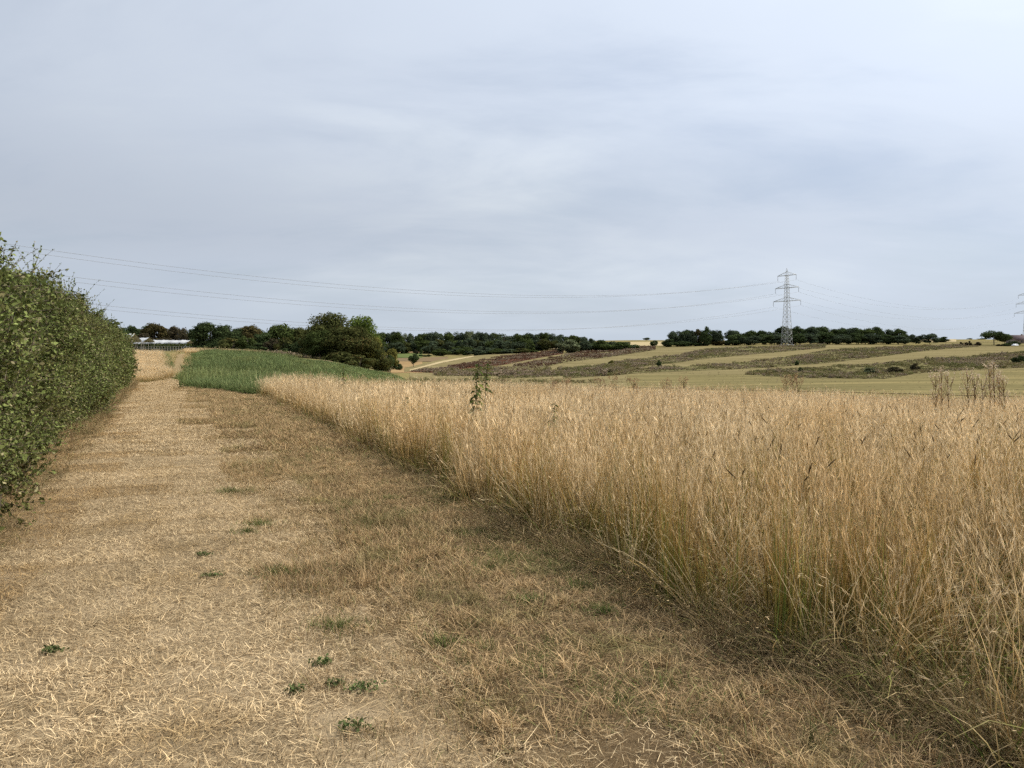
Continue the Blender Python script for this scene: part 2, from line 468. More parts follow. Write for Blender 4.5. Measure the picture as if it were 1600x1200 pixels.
M_redsoil = ground_mat('dock_soil', [(0.3, (0.085, 0.035, 0.022)), (0.7, (0.14, 0.065, 0.04))], scale=0.3, fine=1.2, fine_amt=0.25)

field('mown_field', 'yellow green mown field across the valley below the pylon', [(640, 600), (800, 602), (1000, 606), (1300, 613), (1640, 622)], [(640, 581), (720, 564), (900, 550), (1040, 543), (1300, 539), (1460, 541), (1640, 540)], M_mown, 0.05, 110, 16)
field('mown_field', 'greener mown valley floor just behind the tall dry grass', [(980, 606), (1300, 613), (1640, 622)], [(980, 586), (1160, 586), (1300, 592), (1380, 593), (1450, 584), (1640, 576)], M_mown_green, 0.10, 60, 8)
field('stubble_field', 'orange brown stubble field beyond the lone small trees', [(590, 583), (660, 583)], [(590, 567), (625, 564), (660, 564)], M_stubble, 0.10, 24, 6)
field('fallow_field', 'narrow brown fallow strip behind the lone small tree', [(622, 565), (700, 566)], [(622, 560), (700, 558)], M_brown, 0.16, 24, 4)
field('mown_field', 'olive mown field sloping up below the far woodland', [(632, 582), (690, 576), (745, 568), (800, 558), (842, 551)], [(632, 576), (690, 562), (745, 556), (800, 551), (842, 549)], M_mown, 0.18, 40, 5)
field('stubble_field', 'thin pale yellow stripe across the olive field', [(640, 581), (690, 568), (740, 558)], [(640, 579), (690, 565), (740, 556.4)], M_pale, 0.26, 30, 3)
field('green_field', 'small bright green meadow between big tree and woodland', [(615, 559.5), (660, 559.5)], [(615, 552), (660, 551)], M_green_f, 0.2, 20, 4)
field('stubble_field', 'sunlit tan knoll rising below the far woodland edge', [(615, 552), (680, 553)], [(615, 547), (650, 543), (680, 546)], M_stubble, 0.2, 24, 4)
field('stubble_field', 'pale tan field seen between woodland and willow bush', [(825, 547), (880, 546)], [(825, 541), (845, 536), (880, 536)], M_pale, 0.3, 20, 4)
field('stubble_field', 'bright straw coloured field left of the right hand wood', [(985, 541), (1046, 541)], [(985, 534.5), (1046, 534.2)], M_pale, 0.3, 20, 4)
field('green_field', 'hazy green field along the skyline between the woods', [(915, 535), (1060, 535)], [(915, 530.5), (1060, 530.5)], M_green_f, 0.3, 30, 4)
field('stubble_field', 'pale field on the skyline right of the wood', [(1440, 534.5), (1560, 534.5)], [(1440, 530.5), (1560, 530)], M_pale, 0.3, 30, 4)
field('green_field', 'yellow green field in front of the crooked tree', [(1455, 541), (1640, 541)], [(1455, 535), (1640, 535)], M_mown_green, 0.3, 40, 4)
field('farm_track', 'pale track running along the foot of the left trees', [(395, 553), (440, 555), (520, 563)], [(395, 551.5), (440, 552.5), (520, 560.5)], M_pale, 0.2, 30, 3)
field('fallow_field', 'dry brown bank above the green crop', [(352, 555), (420, 562), (520, 569)], [(352, 549), (420, 553), (520, 562)], M_brown, 0.12, 30, 4)

# ------------------------------------------------------------------ plant shapes
rng = np.random.default_rng(7)
def blade_points(n, base_r, L, lean, curve, k=5, direction=None, dspread=math.pi, g=rng, z0=0.0):
    a = g.uniform(0, 2 * math.pi, n); rad = base_r * np.sqrt(g.uniform(0, 1, n))
    b = np.stack([rad * np.cos(a), rad * np.sin(a)], -1)
    phi = g.uniform(-math.pi, math.pi, n) if direction is None else direction + g.normal(0, dspread, n)
    Ln = g.uniform(L[0], L[1], n); le = g.uniform(lean[0], lean[1], n); cu = g.uniform(curve[0], curve[1], n)
    s = np.linspace(0, 1, k)
    ang = le[:, None] + cu[:, None] * s[None, :] ** 1.4
    ds = Ln[:, None] / (k - 1)
    dx = np.sin(ang) * ds; dzv = np.cos(ang) * ds
    cx = np.concatenate([np.zeros((n, 1)), np.cumsum(0.5 * (dx[:, 1:] + dx[:, :-1]), 1)], 1)
    cz = np.concatenate([np.zeros((n, 1)), np.cumsum(0.5 * (dzv[:, 1:] + dzv[:, :-1]), 1)], 1)
    P = np.stack([b[:, None, 0] + cx * np.cos(phi)[:, None], b[:, None, 1] + cx * np.sin(phi)[:, None], z0 + cz], -1)
    sa = g.uniform(0, 2 * math.pi, n)
    side = np.stack([np.cos(sa), np.sin(sa), np.zeros(n)], -1)
    return P, side, Ln
TAPER = {5: np.array([1, 0.95, 0.8, 0.55, 0.12]), 4: np.array([1, 0.9, 0.65, 0.12]), 3: np.array([1, 0.8, 0.15])}
def add_blades(mb, n, base_r, L, w, lean, curve, k=5, **kw):
    P, side, Ln = blade_points(n, base_r, L, lean, curve, k, **kw)
    W = np.broadcast_to(w * TAPER[k], (n, k)) * rng.uniform(0.7, 1.3, (n, 1))
    mb.ribbons(P, side, W, np.linspace(0, 1, k), rng.uniform(0, 1, n))
    return P
def add_heads(mb, P, m, span, spread, size, w, r=None, al=0.45):
    """m spikelets round the top of each stalk"""
    n, k, _ = P.shape
    tip, pre = P[:, -1], P[:, -2]
    ax = tip - pre; ax /= np.linalg.norm(ax, axis=1)[:, None]
    u = rng.uniform(0, 1, (n, m))
    off = rng.normal(0, 1, (n, m, 3)); off *= (spread * (0.35 + 0.65 * np.sin(np.pi * np.clip(u, 0.05, 0.95)))[..., None])
    c = tip[:, None, :] - ax[:, None, :] * (u * span - span * 0.25)[..., None] + off
    d = ax[:, None, :] + rng.normal(0, al, (n, m, 3)); d /= np.linalg.norm(d, axis=-1)[..., None]
    Ls = rng.uniform(0.7, 1.3, (n, m)) * size
    Q = np.stack([c - d * Ls[..., None] * 0.5, c, c + d * Ls[..., None] * 0.5], 2).reshape(n * m, 3, 3)
    sd = rng.normal(0, 1, (n * m, 3)); sd /= np.linalg.norm(sd, axis=1)[:, None]
    W = np.broadcast_to(w * np.array([0.35, 1.0, 0.25]), (n * m, 3))
    mb.ribbons(Q, sd, W, np.full(3, 1.0), np.repeat(rng.uniform(0, 1, n), m) if r is None else np.full(n * m, r))

def source_collection(name, builders):
    c = bpy.data.collections.new(name)
    for i, me in enumerate(builders):
        o = bpy.data.objects.new('%s_%02d' % (name, i), me)
        c.objects.link(o)
    return c

def scatter(name, pts, coll, nvar, scale=(0.85, 1.15), tilt=0.06, rz=None, rz_spread=math.pi, idx=None, parent=None, zs=None, scl=None):
    n = len(pts)
    me = bpy.data.meshes.new(name)
    me.vertices.add(n); me.vertices.foreach_set('co', np.asarray(pts, np.float32).ravel())
    rot = np.stack([rng.normal(0, tilt, n), rng.normal(0, tilt, n), (rng.uniform(-math.pi, math.pi, n) if rz is None else rz + rng.normal(0, rz_spread, n))], -1)
    s = rng.uniform(scale[0], scale[1], n) if scl is None else scl
    s3 = np.stack([s, s, s * (1 if zs is None else zs)], -1)
    ix = rng.integers(0, nvar, n) if idx is None else idx
    a = me.attributes.new('rot', 'FLOAT_VECTOR', 'POINT'); a.data.foreach_set('vector', rot.astype(np.float32).ravel())
    a = me.attributes.new('scl', 'FLOAT_VECTOR', 'POINT'); a.data.foreach_set('vector', s3.astype(np.float32).ravel())
    a = me.attributes.new('pick', 'INT', 'POINT'); a.data.foreach_set('value', np.asarray(ix, np.int32))
    me.update()
    o = link(name, me, None, parent)
    ng = bpy.data.node_groups.new('scatter_' + name, 'GeometryNodeTree')
    ng.interface.new_socket('Geometry', in_out='INPUT', socket_type='NodeSocketGeometry')
    ng.interface.new_socket('Geometry', in_out='OUTPUT', socket_type='NodeSocketGeometry')
    N, L = ng.nodes, ng.links
    gi, go = N.new('NodeGroupInput'), N.new('NodeGroupOutput')
    ci = N.new('GeometryNodeCollectionInfo'); ci.inputs['Collection'].default_value = coll
    ci.inputs['Separate Children'].default_value = True; ci.inputs['Reset Children'].default_value = True
    ip = N.new('GeometryNodeInstanceOnPoints'); ip.inputs['Pick Instance'].default_value = True
    def na(nm, ty):
        x = N.new('GeometryNodeInputNamedAttribute'); x.data_type = ty; x.inputs['Name'].default_value = nm
        return x.outputs['Attribute']
    L.new(gi.outputs[0], ip.inputs['Points']); L.new(ci.outputs[0], ip.inputs['Instance'])
    L.new(na('pick', 'INT'), ip.inputs['Instance Index']); L.new(na('rot', 'FLOAT_VECTOR'), ip.inputs['Rotation'])
    L.new(na('scl', 'FLOAT_VECTOR'), ip.inputs['Scale']); L.new(ip.outputs[0], go.inputs[0])
    md = o.modifiers.new('scatter', 'NODES'); md.node_group = ng
    return o

def smooth_noise(x, y, sc, seed=0):
    """cheap value noise in 0..1"""
    x = np.asarray(x) * sc; y = np.asarray(y) * sc
    def hsh(i, j):
        v = np.sin(i * 127.1 + j * 311.7 + seed * 74.7) * 43758.5453
        return v - np.floor(v)
    i, j = np.floor(x), np.floor(y); fx, fy = x - i, y - j
    fx = fx * fx * (3 - 2 * fx); fy = fy * fy * (3 - 2 * fy)
    return (hsh(i, j) * (1 - fx) + hsh(i + 1, j) * fx) * (1 - fy) + (hsh(i, j + 1) * (1 - fx) + hsh(i + 1, j + 1) * fx) * fy

def on_ground(x, y, dz=0.0): return np.stack([x, y, terrain(x, y) + dz], -1)

# ------------------------------------------------------------------ tiles of small plants
PD = np.array([-0.41, 1.0]); PD /= np.linalg.norm(PD)          # along the path
PN = np.array([PD[1], -PD[0]])                                 # to the right of it
def path_grid(size, y0, y1, x0, x1):
    """jittered cells lined up with the path; x0, x1: metres right of the grass edge"""
    a = np.arange(y0 / PD[1], y1 / PD[1], size); b = np.arange(x0, x1, size)
    A, B = np.meshgrid(a, b, indexing='ij'); A = A.ravel() + rng.uniform(-.1, .1, A.size) * size; B = B.ravel() + size / 2 + rng.uniform(-.08, .08, B.size) * size
    o = np.array([EDGE_A, 0.0])
    P = o + A[:, None] * PD + B[:, None] * PN
    return P[:, 0], P[:, 1], B
def scatter_tiles(name, x, y, coll, idx, scl, zs=None, dz=0.0, quarter=False):
    n = len(x); e = 0.5
    gx_ = (terrain(x + e, y) - terrain(x - e, y)) / (2 * e); gy_ = (terrain(x, y + e) - terrain(x, y - e)) / (2 * e)
    base = math.atan2(PD[0], PD[1]) * -1
    rz = base + (rng.integers(0, 4, n) * math.pi / 2)
    lx_ = gx_ * np.cos(rz) + gy_ * np.sin(rz); ly_ = -gx_ * np.sin(rz) + gy_ * np.cos(rz)
    o = scatter(name, on_ground(x, y, dz), coll, 1, idx=idx, scl=scl, zs=zs, tilt=0.0, rz=rz, rz_spread=0.0)
    rot = np.stack([np.arctan(ly_), -np.arctan(lx_), rz], -1)
    o.data.attributes['rot'].data.foreach_set('vector', rot.astype(np.float32).ravel())
    return o

# ------------------------------------------------------------------ tall dry grass
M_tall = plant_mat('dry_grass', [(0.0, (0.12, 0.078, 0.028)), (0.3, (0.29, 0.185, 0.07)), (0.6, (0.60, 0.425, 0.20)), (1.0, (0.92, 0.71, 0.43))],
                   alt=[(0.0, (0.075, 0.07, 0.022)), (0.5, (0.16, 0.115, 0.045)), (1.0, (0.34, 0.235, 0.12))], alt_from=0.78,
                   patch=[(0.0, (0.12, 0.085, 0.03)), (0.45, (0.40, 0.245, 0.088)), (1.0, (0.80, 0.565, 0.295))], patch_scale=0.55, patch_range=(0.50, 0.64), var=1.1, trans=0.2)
M_leaf_dry = plant_mat('dry_grass_leaf', [(0.0, (0.09, 0.072, 0.026)), (0.4, (0.25, 0.18, 0.078)), (1.0, (0.56, 0.42, 0.245))],
                       alt=[(0.0, (0.08, 0.12, 0.025)), (0.6, (0.16, 0.185, 0.045)), (1.0, (0.38, 0.31, 0.12))], alt_from=0.70,
                       patch=[(0.0, (0.10, 0.12, 0.03)), (0.4, (0.22, 0.20, 0.07)), (1.0, (0.50, 0.38, 0.19))], patch_scale=0.8, patch_range=(0.54, 0.66), var=1.0, trans=0.2)
TALL_M = [M_tall, M_leaf_dry]
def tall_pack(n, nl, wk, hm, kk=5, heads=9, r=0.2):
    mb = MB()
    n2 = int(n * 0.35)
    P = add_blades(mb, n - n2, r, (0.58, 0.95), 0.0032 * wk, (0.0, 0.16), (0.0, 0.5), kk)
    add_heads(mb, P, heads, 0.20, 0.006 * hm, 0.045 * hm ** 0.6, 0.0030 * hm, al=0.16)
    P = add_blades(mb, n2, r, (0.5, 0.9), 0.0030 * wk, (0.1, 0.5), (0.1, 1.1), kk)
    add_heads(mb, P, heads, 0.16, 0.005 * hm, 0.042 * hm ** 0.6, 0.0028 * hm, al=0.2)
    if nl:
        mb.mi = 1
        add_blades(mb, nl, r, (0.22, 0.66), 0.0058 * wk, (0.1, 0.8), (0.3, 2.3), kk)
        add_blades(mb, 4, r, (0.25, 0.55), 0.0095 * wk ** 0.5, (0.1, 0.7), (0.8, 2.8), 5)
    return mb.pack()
NEARP = [tall_pack(18, 28, 1.5, 1.2, heads=4) for _ in range(6)]
MIDP = [tall_pack(22, 18, 1.5, 1.5, 5, 5, 0.24) for _ in range(4)]
FARP = [tall_pack(18, 7, 2.4, 2.1, 5, 4, 0.32) for _ in range(4)]
def tall_tile(packs, dens, size=1.5):
    mb = MB(); n = int(size * size * dens)
    k = math.ceil(math.sqrt(n))
    for i in range(k):
        for j in range(k):
            if rng.uniform() < 0.12: continue
            x = ((i + rng.uniform(-.2, 1.2)) / k - .5) * size; y = ((j + rng.uniform(-.2, 1.2)) / k - .5) * size
            s = rng.uniform(0.76, 1.14)
            mb.merge(packs[rng.integers(len(packs))], (x, y, 0), rng.uniform(0, 6.28), s, 1.0, rng.normal(0.03, 0.20, 2))
    return mb.mesh('grass_tile', TALL_M)
def single(packs):
    out = []
    for p in packs:
        mb = MB(); mb.merge(p, (0, 0, 0), 0, 1); out.append(mb.mesh('grass_clump', TALL_M))
    return out
C_tile = source_collection('tall_grass_tile', [tall_tile(NEARP, 18) for _ in range(3)] + [tall_tile(MIDP, 16) for _ in range(3)] + [tall_tile(FARP, 10) for _ in range(3)])
C_tall = source_collection('tall_grass', single(NEARP) + single(MIDP) + single(FARP))
x, y, b = path_grid(1.5, 0.0, 75, 0.75, 80)
ok = (y > 0.8) & (b > 1.3) & (y < far_edge_y(x) - 0.6) & (x < 0.83 * y + 3) & (y < 64)
x, y, b = x[ok], y[ok], b[ok]
d = y + rng.normal(0, 1.0, len(y))
pick = np.where(d < 9, rng.integers(0, 3, len(x)), np.where(d < 20, rng.integers(3, 6, len(x)), rng.integers(6, 9, len(x))))
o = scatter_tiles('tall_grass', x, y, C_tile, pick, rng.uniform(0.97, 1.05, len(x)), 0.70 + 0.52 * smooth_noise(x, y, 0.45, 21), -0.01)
tag(o, 'tall golden dry grass filling the field on the right', 'grass', kind='stuff')
print('tall tiles', len(x))
# ragged fringe along the mown verge and along the far side
X, Y = [], []
for (y0, y1, dens) in ((0.5, 9, 22), (9, 20, 18), (20, 38, 13)):
    n = int((y1 - y0) * 1.15 * dens)
    yy = rng.uniform(y0, y1, n); xx = edge_x(yy) + rng.uniform(-0.2, 1.1, n)
    wob = 0.45 * (smooth_noise(xx, yy, 0.9, 3) - 0.5) + 0.3 * (smooth_noise(xx, yy, 2.7, 5) - 0.5)
    lay = np.interp(yy, [2, 3.7, 5.5, 8, 12], [0.15, 0.12, 0.20, 0.05, -0.05])
    ok = xx > edge_x(yy) + lay + wob
    X.append(xx[ok]); Y.append(yy[ok])
n = 900
xx = rng.uniform(-11, 40, n); yy = far_edge_y(xx) + rng.uniform(-1.5, 1.2, n); X.append(xx); Y.append(yy)
tx, ty = np.concatenate(X), np.concatenate(Y)
d = ty + rng.normal(0, 1.0, len(ty))
pick = np.where(d < 9, rng.integers(0, 6, len(tx)), np.where(d < 20, rng.integers(6, 10, len(tx)), rng.integers(10, 14, len(tx))))
sc = rng.uniform(0.78, 1.12, len(tx)) * (0.84 + 0.16 * np.clip((tx - edge_x(ty)) / 0.7, 0, 1))
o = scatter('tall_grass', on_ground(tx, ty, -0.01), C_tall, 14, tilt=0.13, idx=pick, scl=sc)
tag(o, 'ragged fringe of dry grass tufts along the mown verge', 'grass', kind='stuff')
print('fringe', len(tx))

# grass laid over along the field edge
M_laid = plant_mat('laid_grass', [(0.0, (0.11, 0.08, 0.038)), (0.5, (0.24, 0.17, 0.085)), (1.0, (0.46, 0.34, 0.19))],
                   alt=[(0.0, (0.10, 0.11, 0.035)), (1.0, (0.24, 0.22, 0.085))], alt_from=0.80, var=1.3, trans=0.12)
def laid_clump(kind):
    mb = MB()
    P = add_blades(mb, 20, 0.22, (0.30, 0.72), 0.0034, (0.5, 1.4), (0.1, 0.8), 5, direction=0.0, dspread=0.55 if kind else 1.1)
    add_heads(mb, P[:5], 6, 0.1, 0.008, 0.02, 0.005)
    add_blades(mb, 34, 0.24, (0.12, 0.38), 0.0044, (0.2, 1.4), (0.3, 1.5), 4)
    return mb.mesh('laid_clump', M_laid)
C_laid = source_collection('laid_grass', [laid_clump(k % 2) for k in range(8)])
n = 850
ly = np.where(rng.uniform(0, 1, n) < 0.70, rng.uniform(0.8, 9, n), rng.uniform(8, 40, n))
lx = edge_x(ly) + rng.normal(0.0, 1.0, n) * np.interp(ly, [2, 6, 12], [0.16, 0.12, 0.10]) + np.interp(ly, [2, 6, 12], [0.22, 0.16, 0.08]) + 0.5 * (smooth_noise(ly, ly * 0, 0.7, 6) - 0.5)
out_dir = math.atan2(-0.41, -0.91)
lsc = rng.uniform(0.45, 1.0, n) * np.interp(ly, [2, 7], [1.0, 0.8])
o = scatter('laid_grass', on_ground(lx, ly, 0.0), C_laid, 8, tilt=0.1, rz=out_dir, rz_spread=1.5, scl=lsc)
tag(o, 'brown grass bent over and flattened along the field edge', 'grass', kind='stuff')

# thatch of dead leaves among the stems
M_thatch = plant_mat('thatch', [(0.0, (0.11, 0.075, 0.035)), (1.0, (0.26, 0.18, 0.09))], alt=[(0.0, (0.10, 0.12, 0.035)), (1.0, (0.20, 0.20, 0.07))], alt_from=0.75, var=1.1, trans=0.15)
def thatch_tile():
    mb = MB()
    add_blades(mb, 2200, 0.9, (0.08, 0.30), 0.0045, (0.5, 1.5), (0.0, 0.9), 4)
    return mb.mesh('thatch_tile', M_thatch)
C_th = source_collection('thatch', [thatch_tile() for _ in range(4)])
x, y, b = path_grid(1.2, 0.0, 18, 0.25, 5)
ok = (y > 0.5) & (x < 0.83 * y + 2)
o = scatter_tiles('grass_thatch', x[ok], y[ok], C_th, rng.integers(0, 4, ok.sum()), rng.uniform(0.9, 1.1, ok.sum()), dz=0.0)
tag(o, 'matted dead grass leaves at the foot of the tall stems', 'grass', kind='stuff')

# ------------------------------------------------------------------ short grass of the verge, straw of the path
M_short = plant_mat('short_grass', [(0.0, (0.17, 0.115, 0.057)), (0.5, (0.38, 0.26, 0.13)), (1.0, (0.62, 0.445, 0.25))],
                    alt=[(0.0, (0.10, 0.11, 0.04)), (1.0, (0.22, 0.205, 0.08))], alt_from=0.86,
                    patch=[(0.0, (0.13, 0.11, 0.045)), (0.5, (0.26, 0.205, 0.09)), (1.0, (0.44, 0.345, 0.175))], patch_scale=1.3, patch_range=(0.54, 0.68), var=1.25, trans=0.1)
M_straw = plant_mat('straw', [(0.0, (0.60, 0.445, 0.25)), (1.0, (0.76, 0.59, 0.355))], alt=[(0.0, (0.17, 0.115, 0.06)), (1.0, (0.33, 0.23, 0.125))], alt_from=0.62,
                    patch=[(0.0, (0.44, 0.305, 0.15)), (1.0, (0.57, 0.415, 0.215))], patch_scale=1.1, patch_range=(0.5, 0.66), var=1.1, trans=0.05)
M_straw_b = plant_mat('brown_straw', [(0.0, (0.36, 0.235, 0.105)), (1.0, (0.54, 0.375, 0.185))], alt=[(0.0, (0.17, 0.11, 0.055)), (1.0, (0.28, 0.185, 0.095))], alt_from=0.60, var=1.2, trans=0.05)
def square(mb, n, size, L, w, lean, curve, k, z0=0.0):
    P, side, Ln = blade_points(n, 0.0, L, lean, curve, k, z0=z0)
    P[:, :, 0] += rng.uniform(-.5, .5, n)[:, None] * size; P[:, :, 1] += rng.uniform(-.5, .5, n)[:, None] * size
    W = np.broadcast_to(w * TAPER[k], (n, k)) * rng.uniform(0.6, 1.4, (n, 1))
    mb.ribbons(P, side, W, np.linspace(0, 1, k), rng.uniform(0, 1, n))
TS = 0.8
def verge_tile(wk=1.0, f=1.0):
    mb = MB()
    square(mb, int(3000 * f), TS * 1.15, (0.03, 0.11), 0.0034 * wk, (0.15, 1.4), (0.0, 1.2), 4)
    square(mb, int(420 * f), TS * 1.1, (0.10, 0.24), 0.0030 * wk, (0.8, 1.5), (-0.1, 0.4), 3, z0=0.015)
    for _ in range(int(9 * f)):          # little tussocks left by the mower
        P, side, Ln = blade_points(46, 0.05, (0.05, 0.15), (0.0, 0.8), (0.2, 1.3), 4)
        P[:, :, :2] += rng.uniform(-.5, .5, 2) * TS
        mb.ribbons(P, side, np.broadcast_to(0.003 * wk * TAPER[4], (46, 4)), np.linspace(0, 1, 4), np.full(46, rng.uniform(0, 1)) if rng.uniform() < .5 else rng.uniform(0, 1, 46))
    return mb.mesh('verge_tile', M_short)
def straw_tile(wk=1.0, f=1.0, mat=None):
    mb = MB()
    square(mb, int(4600 * f), TS * 1.15, (0.02, 0.085), 0.0026 * wk, (1.2, 1.62), (-0.2, 0.2), 3, z0=0.008)
    square(mb, int(900 * f), TS * 1.15, (0.02, 0.06), 0.0030 * wk, (0.2, 1.3), (0.0, 0.9), 3)
    square(mb, int(22 * f), TS * 1.1, (0.10, 0.2), 0.0028 * wk, (1.35, 1.6), (-0.15, 0.15), 3, z0=0.018)
    return mb.mesh('straw_tile', mat or M_straw)
C_verge = source_collection('verge_tiles', [verge_tile() for _ in range(5)] + [verge_tile(2.0, 0.45) for _ in range(3)])
C_straw = source_collection('straw_tiles', [straw_tile() for _ in range(5)] + [straw_tile(0.95, 0.42) for _ in range(2)] + [straw_tile(2.2, 0.45) for _ in range(3)] + [straw_tile(1.1, 0.9, M_straw_b) for _ in range(3)] + [straw_tile(2.2, 0.45, M_straw_b) for _ in range(2)])
x, y, b = path_grid(TS, -1.0, 66, -16, 0.9)
on = (y > 0.6) & (x > hedge_x(y) - 0.4)
x, y = x[on], y[on]
s_ = (x - path_r(y)) + np.interp(y, [8, 16], [0.4, 0.8]) * (smooth_noise(x, y, 0.6, 2) - 0.5) + rng.normal(0, 1, len(x)) * np.interp(y, [8, 16], [0.22, 0.2]) - 0.15      # >0: verge
lim = np.where(y > 44, hedge_x(y) + np.interp(y, [44, 52, 70], [4.6, 4.2, 1.9]), 99)
isv = (s_ > 0) & (y < 44.5) & (x < edge_x(y) + 0.4)
iss = (s_ <= 0) & (x < lim) & (y < 68)
hv = 0.6 + 0.8 * smooth_noise(x, y, 0.7, 31)
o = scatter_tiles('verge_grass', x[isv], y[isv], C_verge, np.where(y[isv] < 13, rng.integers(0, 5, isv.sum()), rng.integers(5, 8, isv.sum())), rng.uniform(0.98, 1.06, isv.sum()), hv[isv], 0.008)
tag(o, 'short brownish mown grass between path and tall grass', 'grass', kind='stuff')
bare = 0.65 * smooth_noise(x, y, 0.55, 44) + 0.35 * smooth_noise(x, y, 1.4, 45)
ix = np.where(y < 13, np.where(bare + np.clip(0.14 - 0.12 * np.abs(x - path_r(y) + 0.5), 0, 1) > 0.70, rng.integers(5, 7, len(x)), rng.integers(0, 5, len(x))), rng.integers(7, 10, len(x)))
near_h = (x - hedge_x(y)) * 0.91 + rng.normal(0, 0.15, len(x)) + 0.6 * (smooth_noise(x, y, 0.5, 91) - 0.5)
ix = np.where(near_h < 0.85, np.where(y < 13, rng.integers(10, 13, len(x)), rng.integers(13, 15, len(x))), ix)
mid_b = (np.abs(near_h - 2.0) < 0.35) & (rng.uniform(0, 1, len(x)) < 0.08)
ix = np.where(mid_b & (y < 13), rng.integers(10, 13, len(x)), ix)
o = scatter_tiles('path_straw', x[iss], y[iss], C_straw, ix[iss], rng.uniform(0.98, 1.06, iss.sum()), None, 0.012)
tag(o, 'cut straw and stubble littering the farm path', 'straw', kind='stuff')
print('verge', isv.sum(), 'straw', iss.sum())
# loose tufts that blur the line between straw and verge
def short_patch(n=120):
    mb = MB()
    add_blades(mb, n, 0.2, (0.04, 0.12), 0.0032, (0.1, 1.3), (0.0, 1.2), 4)
    return mb.mesh('short_patch', M_short)
C_short = source_collection('short_tufts', [short_patch() for _ in range(6)])
n = 650
sy = np.where(rng.uniform(0, 1, n) < 0.6, rng.uniform(1.5, 11, n), rng.uniform(10, 32, n)); sx = path_r(sy) + rng.normal(0.0, 0.32, n)
o = scatter('verge_tufts', on_ground(sx, sy, 0.012), C_short, 6, scale=(0.4, 0.9), tilt=0.05)
tag(o, 'scattered brown tufts where the straw path meets the verge', 'grass', kind='stuff')
def long_straw():
    mb = MB(); add_blades(mb, 2, 0.15, (0.2, 0.48), 0.0042, (1.45, 1.56), (-0.05, 0.12), 4, z0=0.03)
    return mb.mesh('long_straw', M_straw)
C_long = source_collection('long_straw', [long_straw() for _ in range(6)])
n = 60
qy = rng.uniform(1.5, 14, n); u = rng.uniform(0, 1.1, n); qx = hedge_x(qy) * (1 - u) + path_r(qy) * u
ok = qx < edge_x(qy) + 0.3
o = scatter('loose_straw', on_ground(qx[ok], qy[ok], 0.02), C_long, 6, tilt=0.03, rz=2.6, rz_spread=0.9)
tag(o, 'long pale loose stems lying scattered over path and verge', 'straw', kind='stuff')

# ------------------------------------------------------------------ green crop
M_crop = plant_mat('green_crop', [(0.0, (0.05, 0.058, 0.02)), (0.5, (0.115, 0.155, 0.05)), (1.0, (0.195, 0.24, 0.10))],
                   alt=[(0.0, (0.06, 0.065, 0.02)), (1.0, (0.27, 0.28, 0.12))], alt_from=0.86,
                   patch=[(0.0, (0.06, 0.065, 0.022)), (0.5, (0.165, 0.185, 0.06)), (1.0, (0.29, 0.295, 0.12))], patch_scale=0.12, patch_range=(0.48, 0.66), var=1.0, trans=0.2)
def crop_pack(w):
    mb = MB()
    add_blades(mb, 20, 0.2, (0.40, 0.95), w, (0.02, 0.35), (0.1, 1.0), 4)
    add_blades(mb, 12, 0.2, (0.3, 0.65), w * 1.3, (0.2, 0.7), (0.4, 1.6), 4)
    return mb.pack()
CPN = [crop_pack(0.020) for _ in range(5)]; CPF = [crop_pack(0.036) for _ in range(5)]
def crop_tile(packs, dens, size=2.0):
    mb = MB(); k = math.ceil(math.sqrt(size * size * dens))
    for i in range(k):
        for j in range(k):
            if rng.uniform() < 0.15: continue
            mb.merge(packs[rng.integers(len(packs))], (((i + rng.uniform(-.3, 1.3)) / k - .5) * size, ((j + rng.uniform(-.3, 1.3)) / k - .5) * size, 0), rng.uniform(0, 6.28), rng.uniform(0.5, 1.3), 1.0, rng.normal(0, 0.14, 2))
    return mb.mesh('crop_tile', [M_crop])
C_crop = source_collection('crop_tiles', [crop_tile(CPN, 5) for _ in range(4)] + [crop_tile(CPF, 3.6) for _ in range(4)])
def packs_mesh(packs, mats):
    out = []
    for p in packs:
        mb = MB(); mb.merge(p, (0, 0, 0), 0, 1); out.append(mb.mesh('plant_clump', mats))
    return out
C_crop1 = source_collection('crop_clumps', packs_mesh(CPN, [M_crop]))
def inside(x, y, poly):
    c = np.zeros(len(x), bool); j = len(poly) - 1
    for i in range(len(poly)):
        xi, yi = poly[i]; xj, yj = poly[j]
        c ^= ((yi > y) != (yj > y)) & (x < (xj - xi) * (y - yi) / (yj - yi + 1e-12) + xi)
        j = i
    return c
def gp(px, Y): return ((px - CX) / F * Y, Y)
def fill(poly, n):
    p = np.array(poly); x = rng.uniform(p[:, 0].min(), p[:, 0].max(), n); y = rng.uniform(p[:, 1].min(), p[:, 1].max(), n)
    ok = inside(x, y, poly)
    return x[ok], y[ok]
def poly_grid(poly, size):
    p = np.array(poly)
    A, B = np.meshgrid(np.arange(p[:, 0].min(), p[:, 0].max(), size), np.arange(p[:, 1].min(), p[:, 1].max(), size))
    x = A.ravel() + rng.uniform(-.2, .2, A.size) * size; y = B.ravel() + rng.uniform(-.2, .2, A.size) * size
    ok = inside(x, y, poly)
    return x[ok], y[ok]
crop_poly = [gp(295, 47), gp(326, 40), (-11.3, 35.5), (0.0, 39.6), (14.0, 45.9), gp(860, 62), gp(830, 100), gp(760, 105), gp(700, 118), gp(600, 130), gp(540, 138), gp(470, 140), gp(400, 150), gp(334, 182), gp(310, 150), gp(300, 105), gp(296, 80), gp(294, 66)]
x, y = poly_grid(crop_poly, 1.9)
hs = (0.5 + 0.7 * smooth_noise(x, y, 0.22, 12)) * np.interp(CX + F * x / y, [400, 480, 560, 760], [1.0, 0.8, 0.5, 0.5]) * np.interp(y, [36, 42, 50], [0.75, 0.9, 1.0])
